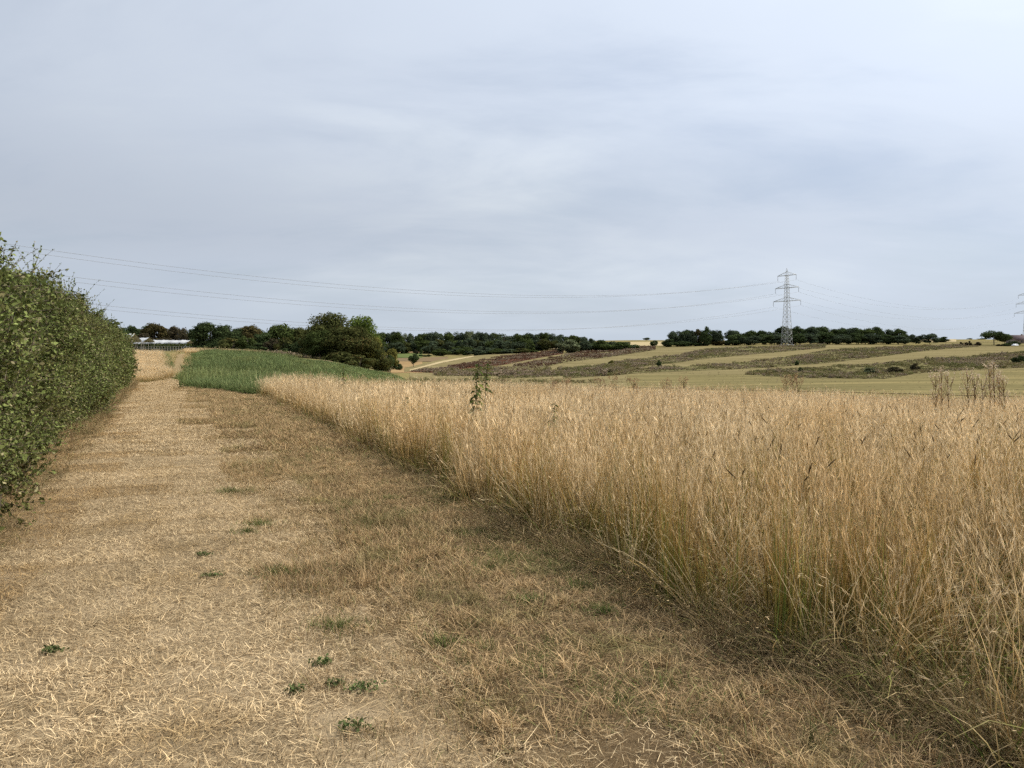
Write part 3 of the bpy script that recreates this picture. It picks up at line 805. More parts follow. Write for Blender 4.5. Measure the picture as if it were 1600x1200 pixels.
o = scatter_tiles('green_crop', x, y, C_crop, np.where(y < 62, rng.integers(0, 4, len(x)), rng.integers(4, 8, len(x))), np.full(len(x), 1.0), hs, -0.02)
tag(o, 'bluish green knee-high crop between the path and the tree line', 'crop', kind='stuff')
print('crop tiles', len(x))
n = 700
u = rng.uniform(0, 1, n); xx = -11.5 * u + (1 - u) * gp(294, 46)[0]; yy = 35.2 * u + 46.5 * (1 - u) + rng.uniform(-1.0, 0.8, n)
o = scatter('green_crop', on_ground(xx, yy, -0.02), C_crop1, 5, scale=(0.35, 0.8), tilt=0.15)
tag(o, 'low ragged green growth at the near edge of the crop', 'crop', kind='stuff')
strip_poly = [gp(256, 74), gp(264, 66), gp(272, 66), gp(271, 84), gp(266, 120), gp(258, 150), gp(251, 150)]
x, y = fill(strip_poly, 7000)
o = scatter('green_crop', on_ground(x, y, -0.02), C_crop1, 5, tilt=0.08, scl=np.full(len(x), 0.85))
tag(o, 'narrow green strip between tan grass and the climbing track', 'crop', kind='stuff')
# tan tall grass left of the track and on the bank beyond the crop
tan_poly = [gp(196, 54), gp(232, 56), gp(262, 67), gp(254, 80), gp(250, 140), gp(225, 150), gp(150, 130), gp(150, 60)]
x, y = poly_grid(tan_poly, 1.4)
o = scatter_tiles('tall_grass', x, y, C_tile, rng.integers(6, 9, len(x)), rng.uniform(0.95, 1.15, len(x)), 0.45 + 1.0 * smooth_noise(x, y, 0.35, 77), -0.02)
tag(o, 'patch of tall tan grass where the hedge ends', 'grass', kind='stuff')
n = 260
yy = rng.uniform(52, 70, n); xx = (np.interp(yy, [52, 56, 70], [222, 238, 262]) + rng.normal(0, 9, n) - CX) / F * yy
o = scatter('tall_grass', on_ground(xx, yy, -0.02), C_tall, 14, idx=rng.integers(10, 14, n), scale=(0.35, 1.0), tilt=0.3)
ty_ = rng.uniform(62, 215, 420); tcx = np.interp(ty_, [62, 70, 85, 105, 140, 185, 225], [262, 273, 278, 280, 283, 289, 298])
tw = np.where(rng.uniform(0, 1, 420) < 0.5, -1, 1) * rng.uniform(0.5, 1.7, 420)
txx = (tcx - CX) / F * ty_ + tw
tag(o, 'loose tan tussocks spilling onto the path at the hedge end', 'grass', kind='stuff')
o = scatter('tall_grass', on_ground(txx, ty_, -0.02), C_tall, 14, idx=rng.integers(10, 14, 420), scale=(0.3, 0.8), tilt=0.25)
tag(o, 'dry tussocks lining both sides of the climbing track', 'grass', kind='stuff')
verge_poly = [gp(296, 150), gp(330, 184), gp(400, 152), gp(404, 160), gp(340, 215), gp(290, 225)]
x, y = poly_grid(verge_poly, 1.5)
o = scatter_tiles('tall_grass', x, y, C_tile, rng.integers(6, 9, len(x)), rng.uniform(0.95, 1.15, len(x)), rng.uniform(0.5, 1.0, len(x)), -0.02)
tag(o, 'tan grass bank beyond the green crop below the trees', 'grass', kind='stuff')
# ------------------------------------------------------------------ weedy strips on the far hillside
def herb_clump(n, w, h, leaf, mat, spread=0.5, heads=0):
    mb = MB()
    P = add_blades(mb, n, spread, (0.35 * h, 1.1 * h), w, (0.0, 0.5), (0.1, 0.9), 4)
    add_heads(mb, P, 5 + heads, 0.4 * h, 0.06, leaf, leaf * 0.7)
    return mb.mesh('herb_clump', mat)
M_weed_g = plant_mat('weed_green', [(0, (0.085, 0.092, 0.032)), (1, (0.175, 0.175, 0.068))], alt=[(0, (0.12, 0.10, 0.045)), (1, (0.27, 0.225, 0.11))], alt_from=0.75, patch=[(0, (0.12, 0.10, 0.045)), (1, (0.25, 0.20, 0.10))], patch_scale=0.06, patch_range=(0.47, 0.6), var=1.0, trans=0.15)
M_weed_p = plant_mat('weed_faded', [(0, (0.14, 0.105, 0.065)), (1, (0.33, 0.255, 0.18))], alt=[(0, (0.06, 0.06, 0.02)), (1, (0.15, 0.13, 0.06))], alt_from=0.75, var=1.0, trans=0.15)
M_dock = plant_mat('dock_red', [(0, (0.055, 0.03, 0.018)), (1, (0.115, 0.055, 0.035))], alt=[(0, (0.08, 0.06, 0.03)), (1, (0.24, 0.165, 0.105))], alt_from=0.68, var=0.7)
C_herb = source_collection('herb_clumps', [herb_clump(22, 0.05, 0.8, 0.16, M_weed_g) for _ in range(4)] + [herb_clump(22, 0.05, 0.9, 0.16, M_weed_p, heads=4) for _ in range(4)]
                           + [herb_clump(24, 0.05, 0.9, 0.15, M_dock, heads=5) for _ in range(4)])
def weed_strip(label, bottom, top, mat, dens, kinds, sc=(0.6, 1.3), dz=0.14, nx=70, seed=0):
    G = strip_points(bottom, top, nx, 7)
    field_obj = link('fallow_strip', grid_mesh('fallow_strip', G, mat, dz))
    tag(field_obj, 'bare soil under the ' + label, 'field', kind='structure')
    a = G[:-1, :-1]; b_ = G[1:, :-1]; c = G[1:, 1:]; d = G[:-1, 1:]
    area = 0.5 * np.abs(np.cross(c - a, d - b_)).ravel()
    n = int(min(area.sum() * dens, 9000))
    q = rng.choice(len(area), n, p=area / area.sum())
    u, v = rng.uniform(0, 1, (2, n, 1))
    flat = lambda z: z.reshape(-1, 2)[q]
    P = (flat(a) * (1 - u) + flat(b_) * u) * (1 - v) + (flat(d) * (1 - u) + flat(c) * u) * v
    x, y = P[:, 0], P[:, 1]
    nz = 0.6 * smooth_noise(x, y, 0.08, seed) + 0.4 * smooth_noise(x, y, 0.3, seed + 1)
    keep = nz > 0.28
    x, y, nz = x[keep], y[keep], nz[keep]
    sel = np.where(rng.uniform(0, 1, len(x)) < np.clip((nz - 0.5) * 3 + kinds[1], 0.05, 0.95), kinds[2], kinds[0])
    s = rng.uniform(sc[0], sc[1], len(x)) * (0.4 + 1.1 * smooth_noise(x, y, 0.12, seed + 3) ** 1.6) * np.where(rng.uniform(0, 1, len(x)) < 0.03, 1.7, 1.0)
    o = scatter('weed_strip', on_ground(x, y, 0.1), C_herb, 12, tilt=0.1, idx=sel * 4 + rng.integers(0, 4, len(x)), scl=s)
    tag(o, label, 'weeds', kind='stuff')
    print(label, len(x), int(area.sum()))
G_, P_k, D_ = 0, 1, 2
weed_strip('upper dark red band of dock stalks across the valley', [(642, 582), (684, 583), (720, 577), (784, 571), (839, 560), (880, 553)], [(642, 580), (684, 576), (720, 570), (784, 556), (839, 551), (880, 546)], M_redsoil, 0.9, (D_, 0.3, P_k), (0.35, 0.75), seed=3)
weed_strip('lower rust brown band of dock stalks below the bushes', [(762, 584), (805, 584), (856, 573), (880, 567), (955, 558), (1024, 547)], [(762, 575), (805, 573), (856, 560), (880, 555), (955, 545), (1024, 541)], M_weedsoil, 0.7, (D_, 0.55, P_k), (0.4, 0.9), seed=5)
weed_strip('dark green herb strip at the foot of the red band', [(680, 588), (740, 588), (800, 588), (860, 580)], [(680, 583), (740, 577), (800, 583), (860, 575)], M_weedsoil, 0.9, (G_, 0.1, P_k), seed=8)
weed_strip('olive and mauve fallow strip ending below the pylon', [(780, 592), (847, 590), (932, 584), (1000, 574), (1060, 567), (1100, 561), (1200, 552), (1290, 544)], [(780, 588), (847, 581), (932, 572), (1000, 561), (1060, 555), (1100, 547), (1200, 541), (1290, 538.5)], M_weedsoil, 0.9, (G_, 0.30, P_k), (0.35, 0.95), seed=11)
weed_strip('middle weedy strip curving up to the right of the wood', [(880, 592), (960, 587), (1000, 583), (1130, 578), (1200, 575), (1300, 567), (1380, 557), (1450, 548), (1530, 541.5)], [(880, 588), (960, 578), (1000, 577), (1130, 570), (1200, 562), (1300, 547), (1380, 543), (1450, 540), (1530, 538.5)], M_weedsoil, 0.9, (G_, 0.30, P_k), (0.35, 0.95), seed=14)
weed_strip('lowest broad weedy strip reaching the right edge', [(1165, 586), (1230, 591), (1300, 592), (1380, 593), (1440, 583), (1530, 578), (1640, 573)], [(1165, 584), (1230, 577), (1300, 573), (1380, 568), (1440, 562), (1530, 557), (1640, 545)], M_weedsoil, 1.0, (G_, 0.30, P_k), (0.35, 0.95), seed=17)
weed_strip('thin line of green weeds where valley meets the dry grass', [(640, 600), (760, 600), (860, 600), (940, 598)], [(640, 595), (760, 595), (860, 597), (940, 597.5)], M_weedsoil, 0.5, (G_, 0.0, G_), (0.4, 0.8), seed=19)
weed_strip('scrubby bank along the foot of the left trees', [(300, 551), (400, 554), (520, 563), (610, 583)], [(300, 547), (400, 550), (520, 558), (610, 578)], M_weedsoil, 1.2, (G_, 0.2, P_k), (0.6, 1.3), seed=23)

# ------------------------------------------------------------------ trees
M_bark = solid_mat('bark', (0.10, 0.08, 0.06), 0.9, 0, 0.3, 4.0)
def foliage(name, a, b, alt=None):
    return plant_mat(name, [(0, a), (1, b)], alt=[(0, alt), (1, alt)] if alt else None, alt_from=0.86, var=0.6, trans=0.22, inst=0.3)
LEAF = {
    'dark': foliage('leaf_dark', (0.035, 0.052, 0.020), (0.074, 0.096, 0.038)),
    'mid': foliage('leaf_mid', (0.045, 0.065, 0.020), (0.092, 0.112, 0.036)),
    'olive': foliage('leaf_olive', (0.048, 0.056, 0.018), (0.098, 0.100, 0.034), (0.11, 0.085, 0.03)),
    'brown': foliage('leaf_brown', (0.046, 0.040, 0.022), (0.085, 0.068, 0.040), (0.045, 0.05, 0.022)),
    'rust': foliage('leaf_rust', (0.052, 0.046, 0.018), (0.100, 0.080, 0.032), (0.11, 0.065, 0.025)),
    'bright': foliage('leaf_bright', (0.075, 0.110, 0.022), (0.150, 0.185, 0.045)),
    'yellow': foliage('leaf_yellow', (0.11, 0.105, 0.025), (0.20, 0.180, 0.050), (0.07, 0.085, 0.025)),
    'pale': foliage('leaf_pale', (0.090, 0.105, 0.055), (0.165, 0.180, 0.095)),
    'far': foliage('leaf_far', (0.044, 0.060, 0.034), (0.086, 0.106, 0.060)),
}
def crown_arrays(seed, nl, per, size, shape='round', low=0.1):
    g = np.random.default_rng(seed)
    cs = []
    for i in range(nl):
        for _ in range(40):
            p = g.normal(0, 1, 3); p /= np.linalg.norm(p); rad = g.uniform(0.35, 1.0) ** 0.5
            q = p * rad
            z = 0.5 + 0.5 * q[2]
            wmax = {'round': math.sqrt(max(0.05, 1 - (2 * z - 1) ** 2)) ** 0.7, 'cone': (1.05 - z), 'tall': 0.85 * (math.sin(math.pi * min(1, max(0, z * 0.86 + 0.10))) ** 0.6),
                    'flat': math.sqrt(max(0.05, 1 - z ** 3)), 'bush': math.sqrt(max(0.04, 1 - z * z)) }[shape]
            r2 = math.hypot(q[0], q[1])
            if r2 <= wmax + 0.05: break
        lr = g.uniform(0.11, 0.21) * (0.7 if shape == 'cone' else 1.0)
        cs.append((q[0] * (0.5 - lr * 0.75), q[1] * (0.5 - lr * 0.75), low + lr * 0.6 + z * (1 - low - lr * 1.3), lr))
    V, n_tot = [], 0
    Rr = []
    for (cx, cy, cz, lr) in cs:
        d = g.normal(0, 1, (per, 3)); d[:, 2] += 0.25; d /= np.linalg.norm(d, axis=1)[:, None]
        rad = lr * g.uniform(0.55, 1.12, (per, 1)); rad[g.uniform(0, 1, per) < 0.05] *= 1.25
        c = np.array([cx, cy, cz]) + d * rad * np.array([1, 1, 0.85])
        nrm = d + g.normal(0, 0.55, (per, 3)); nrm /= np.linalg.norm(nrm, axis=1)[:, None]
        u = np.cross(nrm, g.normal(0, 1, (per, 3))); u /= np.linalg.norm(u, axis=1)[:, None] + 1e-9
        v = np.cross(nrm, u)
        s = size * g.uniform(0.55, 1.5, (per, 1)); s2 = s * g.uniform(0.45, 0.9, (per, 1))
        V.append(np.stack([c - u * s, c - v * s2, c + u * s, c + v * s2], 1).reshape(-1, 3))
        Rr.append(np.repeat((g.uniform(0, 1) * 0.5 + g.uniform(0, 0.5, per)), 4))
    V = np.concatenate(V); Rr = np.concatenate(Rr)
    V[:, 2] = np.maximum(V[:, 2], 0.012)
    return V, Rr
_crowns = {}
SPEC = {'round': (30, 260, 0.024, 'round', 0.0), 'big': (52, 330, 0.0165, 'round', 0.02), 'tall': (30, 240, 0.024, 'tall', 0.0), 'cone': (22, 220, 0.024, 'cone', 0.05),
        'bush': (22, 240, 0.032, 'bush', -0.05), 'flat': (24, 260, 0.024, 'flat', 0.30), 'loose': (20, 250, 0.025, 'round', 0.0), 'lollipop': (20, 230, 0.030, 'round', 0.26)}
def crown_mesh(shape, var, leaf):
    key = (shape, var, leaf)
    if key not in _crowns:
        nl, per, size, sh, low = SPEC[shape]
        V, Rr = crown_arrays(hash_seed(shape) + var * 17, nl, per, size, sh, low)
        mb = MB(); q = np.arange(len(V)).reshape(-1, 4)
        mb.add(V, q, np.random.default_rng(var).uniform(0, 1, len(q)).repeat(4), Rr)
        _crowns[key] = mb.mesh('crown', LEAF[leaf])
    return _crowns[key]
def hash_seed(sx): return sum(ord(c) * (i + 3) for i, c in enumerate(sx))
_trunks = {}
def trunk_mesh(shape, var):
    key = (shape if shape in ('flat', 'bush', 'lollipop') else 'round', var % 3)
    if key not in _trunks:
        g = np.random.default_rng(hash_seed(key[0]) + key[1])
        mb = MB()
        if key[0] == 'bush':
            for _ in range(5):
                a = g.uniform(0, 6.28); e = g.uniform(0.15, 0.3)
                mb.tube([(0, 0, -0.03), (math.cos(a) * e * .4, math.sin(a) * e * .4, 0.3), (math.cos(a) * e, math.sin(a) * e, 0.65)], [0.02, 0.014, 0.006], 5)
        else:
            mb.tube([(0, 0, -0.03), (0.004, 0.0, 0.12), (-0.01, 0.008, 0.34), (0.008, -0.005, 0.60), (0, 0, 0.86)], [0.040, 0.027, 0.022, 0.014, 0.005], 7)
            for k in range(9):
                a = k * 2.4 + g.uniform(-.4, .4); z = g.uniform(0.22, 0.6); e = g.uniform(0.18, 0.34)
                mb.tube([(0, 0, z), (math.cos(a) * e * .5, math.sin(a) * e * .5, z + 0.10), (math.cos(a) * e, math.sin(a) * e, z + g.uniform(0.14, 0.26))], [0.013, 0.009, 0.004], 5)
        _trunks[key] = mb.mesh('trunk', M_bark, smooth=True)
    return _trunks[key]
tree_n = [0]
def tree(px, top, Y, wpx, leaf, shape='round', label='', group=None, name=None, cat=None, base=None, depth=1.0):
    tree_n[0] += 1; k = tree_n[0]
    x = (px - CX) / F * Y; z = tz(x, Y) - 0.05
    if base is not None: z = min(z, EYE - (base - CY) / F * Y)
    h = EYE - (top - CY) / F * Y - z
    w = wpx * 1.22 / F * Y
    nm = name or ('shrub' if shape == 'bush' else 'tree')
    o = empty(nm, (x, Y, z), (k * 2.39) % 6.28)
    tag(o, label, cat or ('shrub' if shape == 'bush' else 'tree'), group)
    c = link('crown', crown_mesh(shape, k % 3, leaf), None, o); c.scale = (w * 1.06, w * 1.06 * depth, h)
    t_ = link('stem' if shape == 'bush' else 'trunk', trunk_mesh(shape, k), None, o); t_.scale = (min(w, h) * 1.0, min(w, h) * 1.0, h)
    return o
ORD = ['first', 'second', 'third', 'fourth', 'fifth', 'sixth', 'seventh', 'eighth', 'ninth', 'tenth', 'eleventh', 'twelfth', 'thirteenth', 'fourteenth', 'fifteenth', 'sixteenth', 'seventeenth', 'eighteenth', 'nineteenth', 'twentieth',
       'twenty-first', 'twenty-second', 'twenty-third', 'twenty-fourth', 'twenty-fifth', 'twenty-sixth', 'twenty-seventh', 'twenty-eighth', 'twenty-ninth', 'thirtieth']

gL = 'trees behind the covered orchard'
tree(186, 512, 330, 30, 'dark', 'round', 'dark tree just above the hedge end, left of the white covers', gL)
tree(203, 508, 335, 26, 'dark', 'round', 'dark green tree above the white gabled orchard cover', gL)
tree(222, 507, 340, 30, 'dark', 'round', 'dark tree left of the broad rust brown crown', gL)
tree(241, 504, 325, 44, 'rust', 'round', 'broad rust brown tree above the white orchard covers', gL)
tree(226, 517, 315, 24, 'brown', 'bush', 'low reddish brown thicket behind the white gable', gL)
tree(262, 512, 335, 24, 'brown', 'round', 'brown tree right of the broad rust crown', gL)
tree(277, 509, 328, 28, 'brown', 'round', 'pointed dull brown tree above the long white cover', gL)
tree(294, 514, 320, 26, 'brown', 'loose', 'thin reddish tree at the right end of the white cover', gL)
tree(260, 524, 310, 40, 'brown', 'bush', 'dark brown thicket behind the long white cover', gL)
tree(306, 516, 315, 22, 'dark', 'round', 'small dark tree squeezed beside the big round one', gL)

gT = 'trees along the left tree line'
tree(328, 503, 225, 52, 'dark', 'round', 'big round dark tree at the left end of the tree line', gT)
tree(358, 505, 235, 38, 'dark', 'round', 'dome shaped dark tree second in the left tree line', gT)
tree(362, 524, 218, 36, 'olive', 'bush', 'low olive bush in front of the dome shaped tree', gT)
tree(392, 508, 238, 40, 'rust', 'round', 'tree with orange brown top in the left tree line', gT)
tree(386, 523, 216, 22, 'mid', 'round', 'slim green tree below the orange brown top', gT)
tree(411, 519, 222, 32, 'dark', 'round', 'dark rounded tree right of the orange brown top', gT)
tree(434, 506, 226, 46, 'mid', 'round', 'tall green tree in the middle of the left line', gT)
tree(424, 524, 212, 26, 'brown', 'bush', 'faded brown bush below the tall green tree', gT)
tree(446, 523, 208, 28, 'olive', 'bush', 'olive bush left of the gap before the big tree', gT)
tree(463, 511, 228, 34, 'olive', 'round', 'brownish green tree left of the big tree', gT)
tree(474, 523, 205, 34, 'dark', 'bush', 'dark thicket against the left side of the big tree', gT)
tree(486, 513, 200, 34, 'olive', 'round', 'olive tree touching the left side of the big tree', gT)
tree(318, 530, 222, 26, 'dark', 'bush', 'dark undergrowth below the leftmost round tree', gT)
tree(344, 531, 220, 24, 'dark', 'bush', 'dark undergrowth between the two leftmost trees', gT)
tree(402, 533, 210, 30, 'dark', 'bush', 'dark undergrowth beside the slim green tree', gT)
tree(455, 534, 206, 30, 'dark', 'bush', 'dark undergrowth at the foot of the brownish tree', gT)
tree(517, 488, 185, 82, 'olive', 'big', 'biggest tree, brownish green, standing highest in the left line', gT, depth=0.8)
tree(563, 491, 192, 50, 'bright', 'big', 'bright green crown on the right shoulder of the biggest tree', gT)
tree(548, 506, 178, 74, 'olive', 'big', 'olive front crown below the biggest tree', gT)
tree(500, 515, 178, 46, 'mid', 'big', 'dark green left flank of the biggest tree', gT)
tree(575, 524, 180, 44, 'yellow', 'big', 'yellowish crown leaning out right of the biggest tree', gT, base=579)
tree(596, 540, 178, 32, 'olive', 'bush', 'low olive shrubs at the right end of the tree line', gT, base=580)
tree(530, 545, 170, 50, 'olive', 'bush', 'bushy skirt of leaves under the biggest tree', gT, base=575)
tree(560, 550, 168, 44, 'olive', 'bush', 'yellow green bush at the foot of the olive crown', gT, base=578)
tree(613, 544, 230, 20, 'yellow', 'round', 'small yellow tree peeping out beside the tree line', gT, base=572)
tree(603, 549, 190, 22, 'dark', 'round', 'small dark tree at the tip of the tree line', gT, base=574)

for px, tp, w, lf, lb in [(345, 511, 34, 'dark', 'dark tree filling the gap behind the two leftmost round trees'), (375, 511, 34, 'brown', 'brownish tree behind the gap left of the orange top'), (412, 512, 34, 'dark', 'dark tree in the back row before the tall green one'),
                          (452, 512, 34, 'dark', 'dark tree in the back row right of the tall green one'), (477, 514, 34, 'olive', 'olive tree in the back row beside the biggest tree'), (498, 508, 36, 'dark', 'dark crown behind the left shoulder of the biggest tree')]:
    tree(px, tp, 250, w, lf, 'round', lb, gT)
gS = 'small trees in the valley fields'
tree(613, 561, 232, 18, 'dark', 'lollipop', 'dark little tree standing closest to the tree line tip', gS)
tree(622, 567, 230, 12, 'dark', 'bush', 'low dark bush touching the little valley tree', gS)
tree(646, 552, 262, 15, 'dark', 'lollipop', 'lone round tree casting a shadow on the stubble', gS)
tree(657, 550, 400, 7, 'dark', 'cone', 'narrow conical tree behind the lone round one', gS)
tree(664, 554, 400, 9, 'dark', 'bush', 'dark bush right of the narrow conical tree', gS)
tree(671, 551, 400, 8, 'dark', 'cone', 'small pointed tree beside the wood edge bushes', gS)
tree(688, 543, 430, 26, 'mid', 'bush', 'green bush at the left foot of the far woodland', gS)
tree(651, 545, 480, 5, 'brown', 'bush', 'tiny brown bush on the tan knoll', gS)
tree(658, 544, 480, 5, 'dark', 'bush', 'tiny dark bush on top of the tan knoll', gS)

# far woodland: two rows of crowns
gW = 'trees of the far woodland'
rw = random.Random(5)
row1 = [(590, 517), (600, 519), (612, 517), (622, 518), (634, 520), (646, 519), (658, 518), (670, 519), (683, 517.5), (696, 518.5), (708, 517), (721, 518), (735, 514), (748, 518), (761, 519), (774, 519.5), (788, 520), (802, 519.5), (816, 520), (830, 520), (843, 519), (856, 519.5), (868, 520), (880, 521), (893, 522)]
for i, (px, tp) in enumerate(row1):
    tree(px, tp, 545 + rw.uniform(-15, 15), 21 + rw.uniform(-2, 5), 'pale' if px in (735, 634) else ('far' if i % 3 else 'mid'), 'round' if i % 2 else 'loose',
         'pale crown rising above the middle of the far woodland' if px == 735 else '%s crown from the left along the far woodland skyline' % ORD[i], gW)
row2 = [(592, 532), (606, 533), (620, 534), (633, 533), (647, 532), (660, 531), (672, 530), (684, 529), (700, 533), (714, 529), (729, 527), (744, 530), (757, 531), (770, 529), (784, 531), (798, 530), (811, 532), (824, 530), (840, 529), (855, 528), (868, 530), (905, 524), (918, 525)]
for i, (px, tp) in enumerate(row2):
    tree(px, tp, 512 + rw.uniform(-10, 10), 22 + rw.uniform(-3, 6), ('far', 'mid', 'far', 'olive')[i % 4], 'round' if i % 3 else 'bush', '%s lower tree from the left in front of the far woodland' % ORD[i], gW)
row3 = [(694, 546, 'mid'), (712, 543, 'far'), (728, 540, 'mid'), (744, 543, 'far'), (762, 542, 'far'), (778, 543, 'mid'), (795, 544, 'far'), (812, 543, 'olive'), (828, 545, 'mid')]
for i, (px, tp, lf) in enumerate(row3):
    tree(px, tp, 470 + rw.uniform(-8, 8), 26, lf, 'bush', '%s bush from the left along the foot of the far woodland' % ORD[i], gW)
tree(887, 527, 440, 34, 'pale', 'bush', 'round greyish willow bush above the red band', 'hedgerow bushes above the red bands')
for i, (px, tp, w, lf) in enumerate([(906, 535, 22, 'mid'), (918, 530, 26, 'far'), (932, 532, 26, 'mid'), (945, 529, 28, 'mid'), (957, 531, 26, 'far'), (970, 532, 24, 'mid'), (981, 533, 22, 'far'), (990, 537, 18, 'mid')]):
    tree(px, tp, 455 + rw.uniform(-6, 6), w, lf, 'bush', '%s hedgerow bush to the right of the greyish willow' % ORD[i], 'hedgerow bushes above the red bands')
tree(1022, 532, 480, 11, 'dark', 'lollipop', 'single round dark bush left of the right hand wood', 'bushes near the right hand wood')

gR = 'trees of the right hand wood'
right = [(1046, 528, 20, 'dark', 'bush', 'low dark bush at the left end of the right wood'),
         (1058, 516, 26, 'far', 'round', 'first tall round tree at the left end of the right wood'),
         (1069, 515, 26, 'dark', 'round', 'broad dark tree in the left group of the right wood'),
         (1080, 512.5, 18, 'far', 'tall', 'slim tree in the middle of the left group'),
         (1091, 513, 17, 'rust', 'tall', 'slim brownish tree in the left group of poplars'),
         (1103, 510.5, 18, 'dark', 'tall', 'dark upright tree tallest of the left group'),
         (1120, 512, 20, 'far', 'tall', 'upright grey green tree standing apart before the gap'),
         (1066, 531, 26, 'dark', 'bush', 'dark bush at the foot of the left group'),
         (1084, 534, 24, 'mid', 'bush', 'green bush under the slim brownish tree'),
         (1100, 531, 18, 'dark', 'bush', 'dark bush under the tallest upright tree'),
         (1118, 528, 26, 'rust', 'bush', 'rust brown bush under the tree standing apart'),
         (1134, 531, 18, 'dark', 'bush', 'dark bush filling the gap right of the rust bush')]
for px, tp, w, lf, sh, lb in right:
    tree(px, tp, 505 + rw.uniform(-8, 8), w, lf, sh, lb, gR)
rr_ = [(1147, 515.5), (1163, 517), (1179, 516), (1194, 516), (1210, 517.5), (1227, 509.5), (1239, 514), (1250, 507.5), (1267, 510), (1281, 510), (1296, 509), (1311, 512), (1326, 512), (1341, 510.5), (1352, 513), (1366, 510), (1385, 513.5), (1403, 513)]
for i, (px, tp) in enumerate(rr_):
    tree(px, tp, 500 + rw.uniform(-6, 8), 24 + rw.uniform(-1, 4), ('far', 'dark', 'mid', 'dark')[i % 4], 'round', '%s tree from the left in the dark row behind the pylon' % ORD[i], gR)
for i, (px, tp) in enumerate([(1150, 522), (1172, 524), (1196, 522), (1218, 523), (1243, 520), (1266, 521), (1290, 519), (1314, 521), (1338, 520), (1362, 521), (1388, 521), (1404, 524)]):
    tree(px, tp, 484 + rw.uniform(-4, 4), 30, ('dark', 'far')[i % 2], 'round', '%s lower tree from the left in front of the dark row' % ORD[i], gR)
tree(1414, 522, 505, 14, 'dark', 'round', 'small dark tree closing the right end of the row', gR)
gE = 'trees on the right hand skyline'
tree(1431, 521.5, 520, 20, 'far', 'round', 'first small round tree right of the dark row', gE)
tree(1452, 521, 520, 23, 'far', 'round', 'second small round tree right of the dark row', gE)
tree(1471, 525, 640, 18, 'dark', 'bush', 'flat dark clump beyond the two small round trees', gE)
tree(1010, 526.5, 1000, 9, 'far', 'bush', 'tiny clump on the skyline left of the right wood', gE)
tree(1515, 528, 1100, 7, 'far', 'bush', 'tiny clump on the skyline left of the leaning tree', gE)
tree(1534, 528, 1100, 14, 'far', 'bush', 'low distant clump just left of the leaning tree', gE)
tree(1553, 515.5, 500, 33, 'dark', 'flat', 'flat topped dark tree with bare trunk near the barn', gE)
tree(1570, 521, 505, 20, 'dark', 'flat', 'smaller tree joined to the flat topped one', gE)
tree(1582, 532, 480, 18, 'dark', 'bush', 'dark shrubs in front of the barn', gE)
tree(1572, 536, 470, 12, 'dark', 'bush', 'low dark shrub between flat topped tree and barn', gE)
tree(1560, 537, 470, 9, 'brown', 'bush', 'low brown shrub under the flat topped tree', gE)
for i, (px, w) in enumerate([(1502, 5), (1511, 6), (1528, 8), (1516, 5)]):
    tree(px, 533.5 if i != 3 else 531.5, 470, w, 'brown', 'bush', ['first', 'second', 'third', 'taller fourth'][i] + ' small shrub on the bank left of the flat topped tree', 'small shrubs on the right bank')
gB = 'bushes among the weedy strips'
for px, top, Y, w, lf, lb in [(953, 576, 215, 14, 'brown', 'mauve brown bush at the left tip of the middle strip'), (1398, 571, 200, 20, 'brown', 'mauve brown bush in the lowest weedy strip'), (1362, 573, 200, 20, 'pale', 'faded grey bush in the lowest weedy strip'),
                              (1245, 562, 270, 6, 'dark', 'small dark bush in the strip below the pylon'), (1251, 572, 220, 7, 'dark', 'small dark bush above the lowest strip'), (1430, 566, 215, 12, 'brown', 'brown bush right of the mauve one in the lowest strip'),
                              (1592, 553, 260, 16, 'dark', 'dark bush in the strip at the right edge'), (1030, 561, 280, 7, 'dark', 'small dark bush in the olive fallow strip'), (955, 562, 300, 8, 'yellow', 'small yellowish bush on the mown band')]:
    tree(px, top, Y, w, lf, 'bush', lb, gB)

# ------------------------------------------------------------------ hedge
M_hedge = plant_mat('hedge_leaf', [(0, (0.105, 0.132, 0.038)), (1, (0.215, 0.245, 0.082))], alt=[(0, (0.22, 0.19, 0.09)), (1, (0.34, 0.30, 0.17))], alt_from=0.90,
                    patch=[(0, (0.10, 0.105, 0.034)), (1, (0.20, 0.19, 0.066))], patch_scale=0.7, patch_range=(0.48, 0.62), var=1.1, trans=0.18, inst=0.2)
M_twig = solid_mat('twig', (0.13, 0.10, 0.07), 0.9, 0, 0.3, 20)
def leaves(mb, C, Dn, size, g):
    n = len(C)
    u = Dn + g.normal(0, 0.5, (n, 3)); u /= np.linalg.norm(u, axis=1)[:, None]
    v = np.cross(u, g.normal(0, 1, (n, 3))); v /= np.linalg.norm(v, axis=1)[:, None]
    s = size * g.uniform(0.6, 1.35, (n, 1))
    w = np.cross(u, v) * 0.18
    # two-facet folded leaf: base, side, tip, side
    V = np.stack([C - u * s, C + (v * 0.62 + w) * s, C + u * s, C + (-v * 0.62 + w) * s], 1).reshape(-1, 3)
    mb.add(V, np.arange(n * 4).reshape(-1, 4), np.repeat(g.uniform(0, 1, n), 4), np.repeat(g.uniform(0, 1, n), 4))
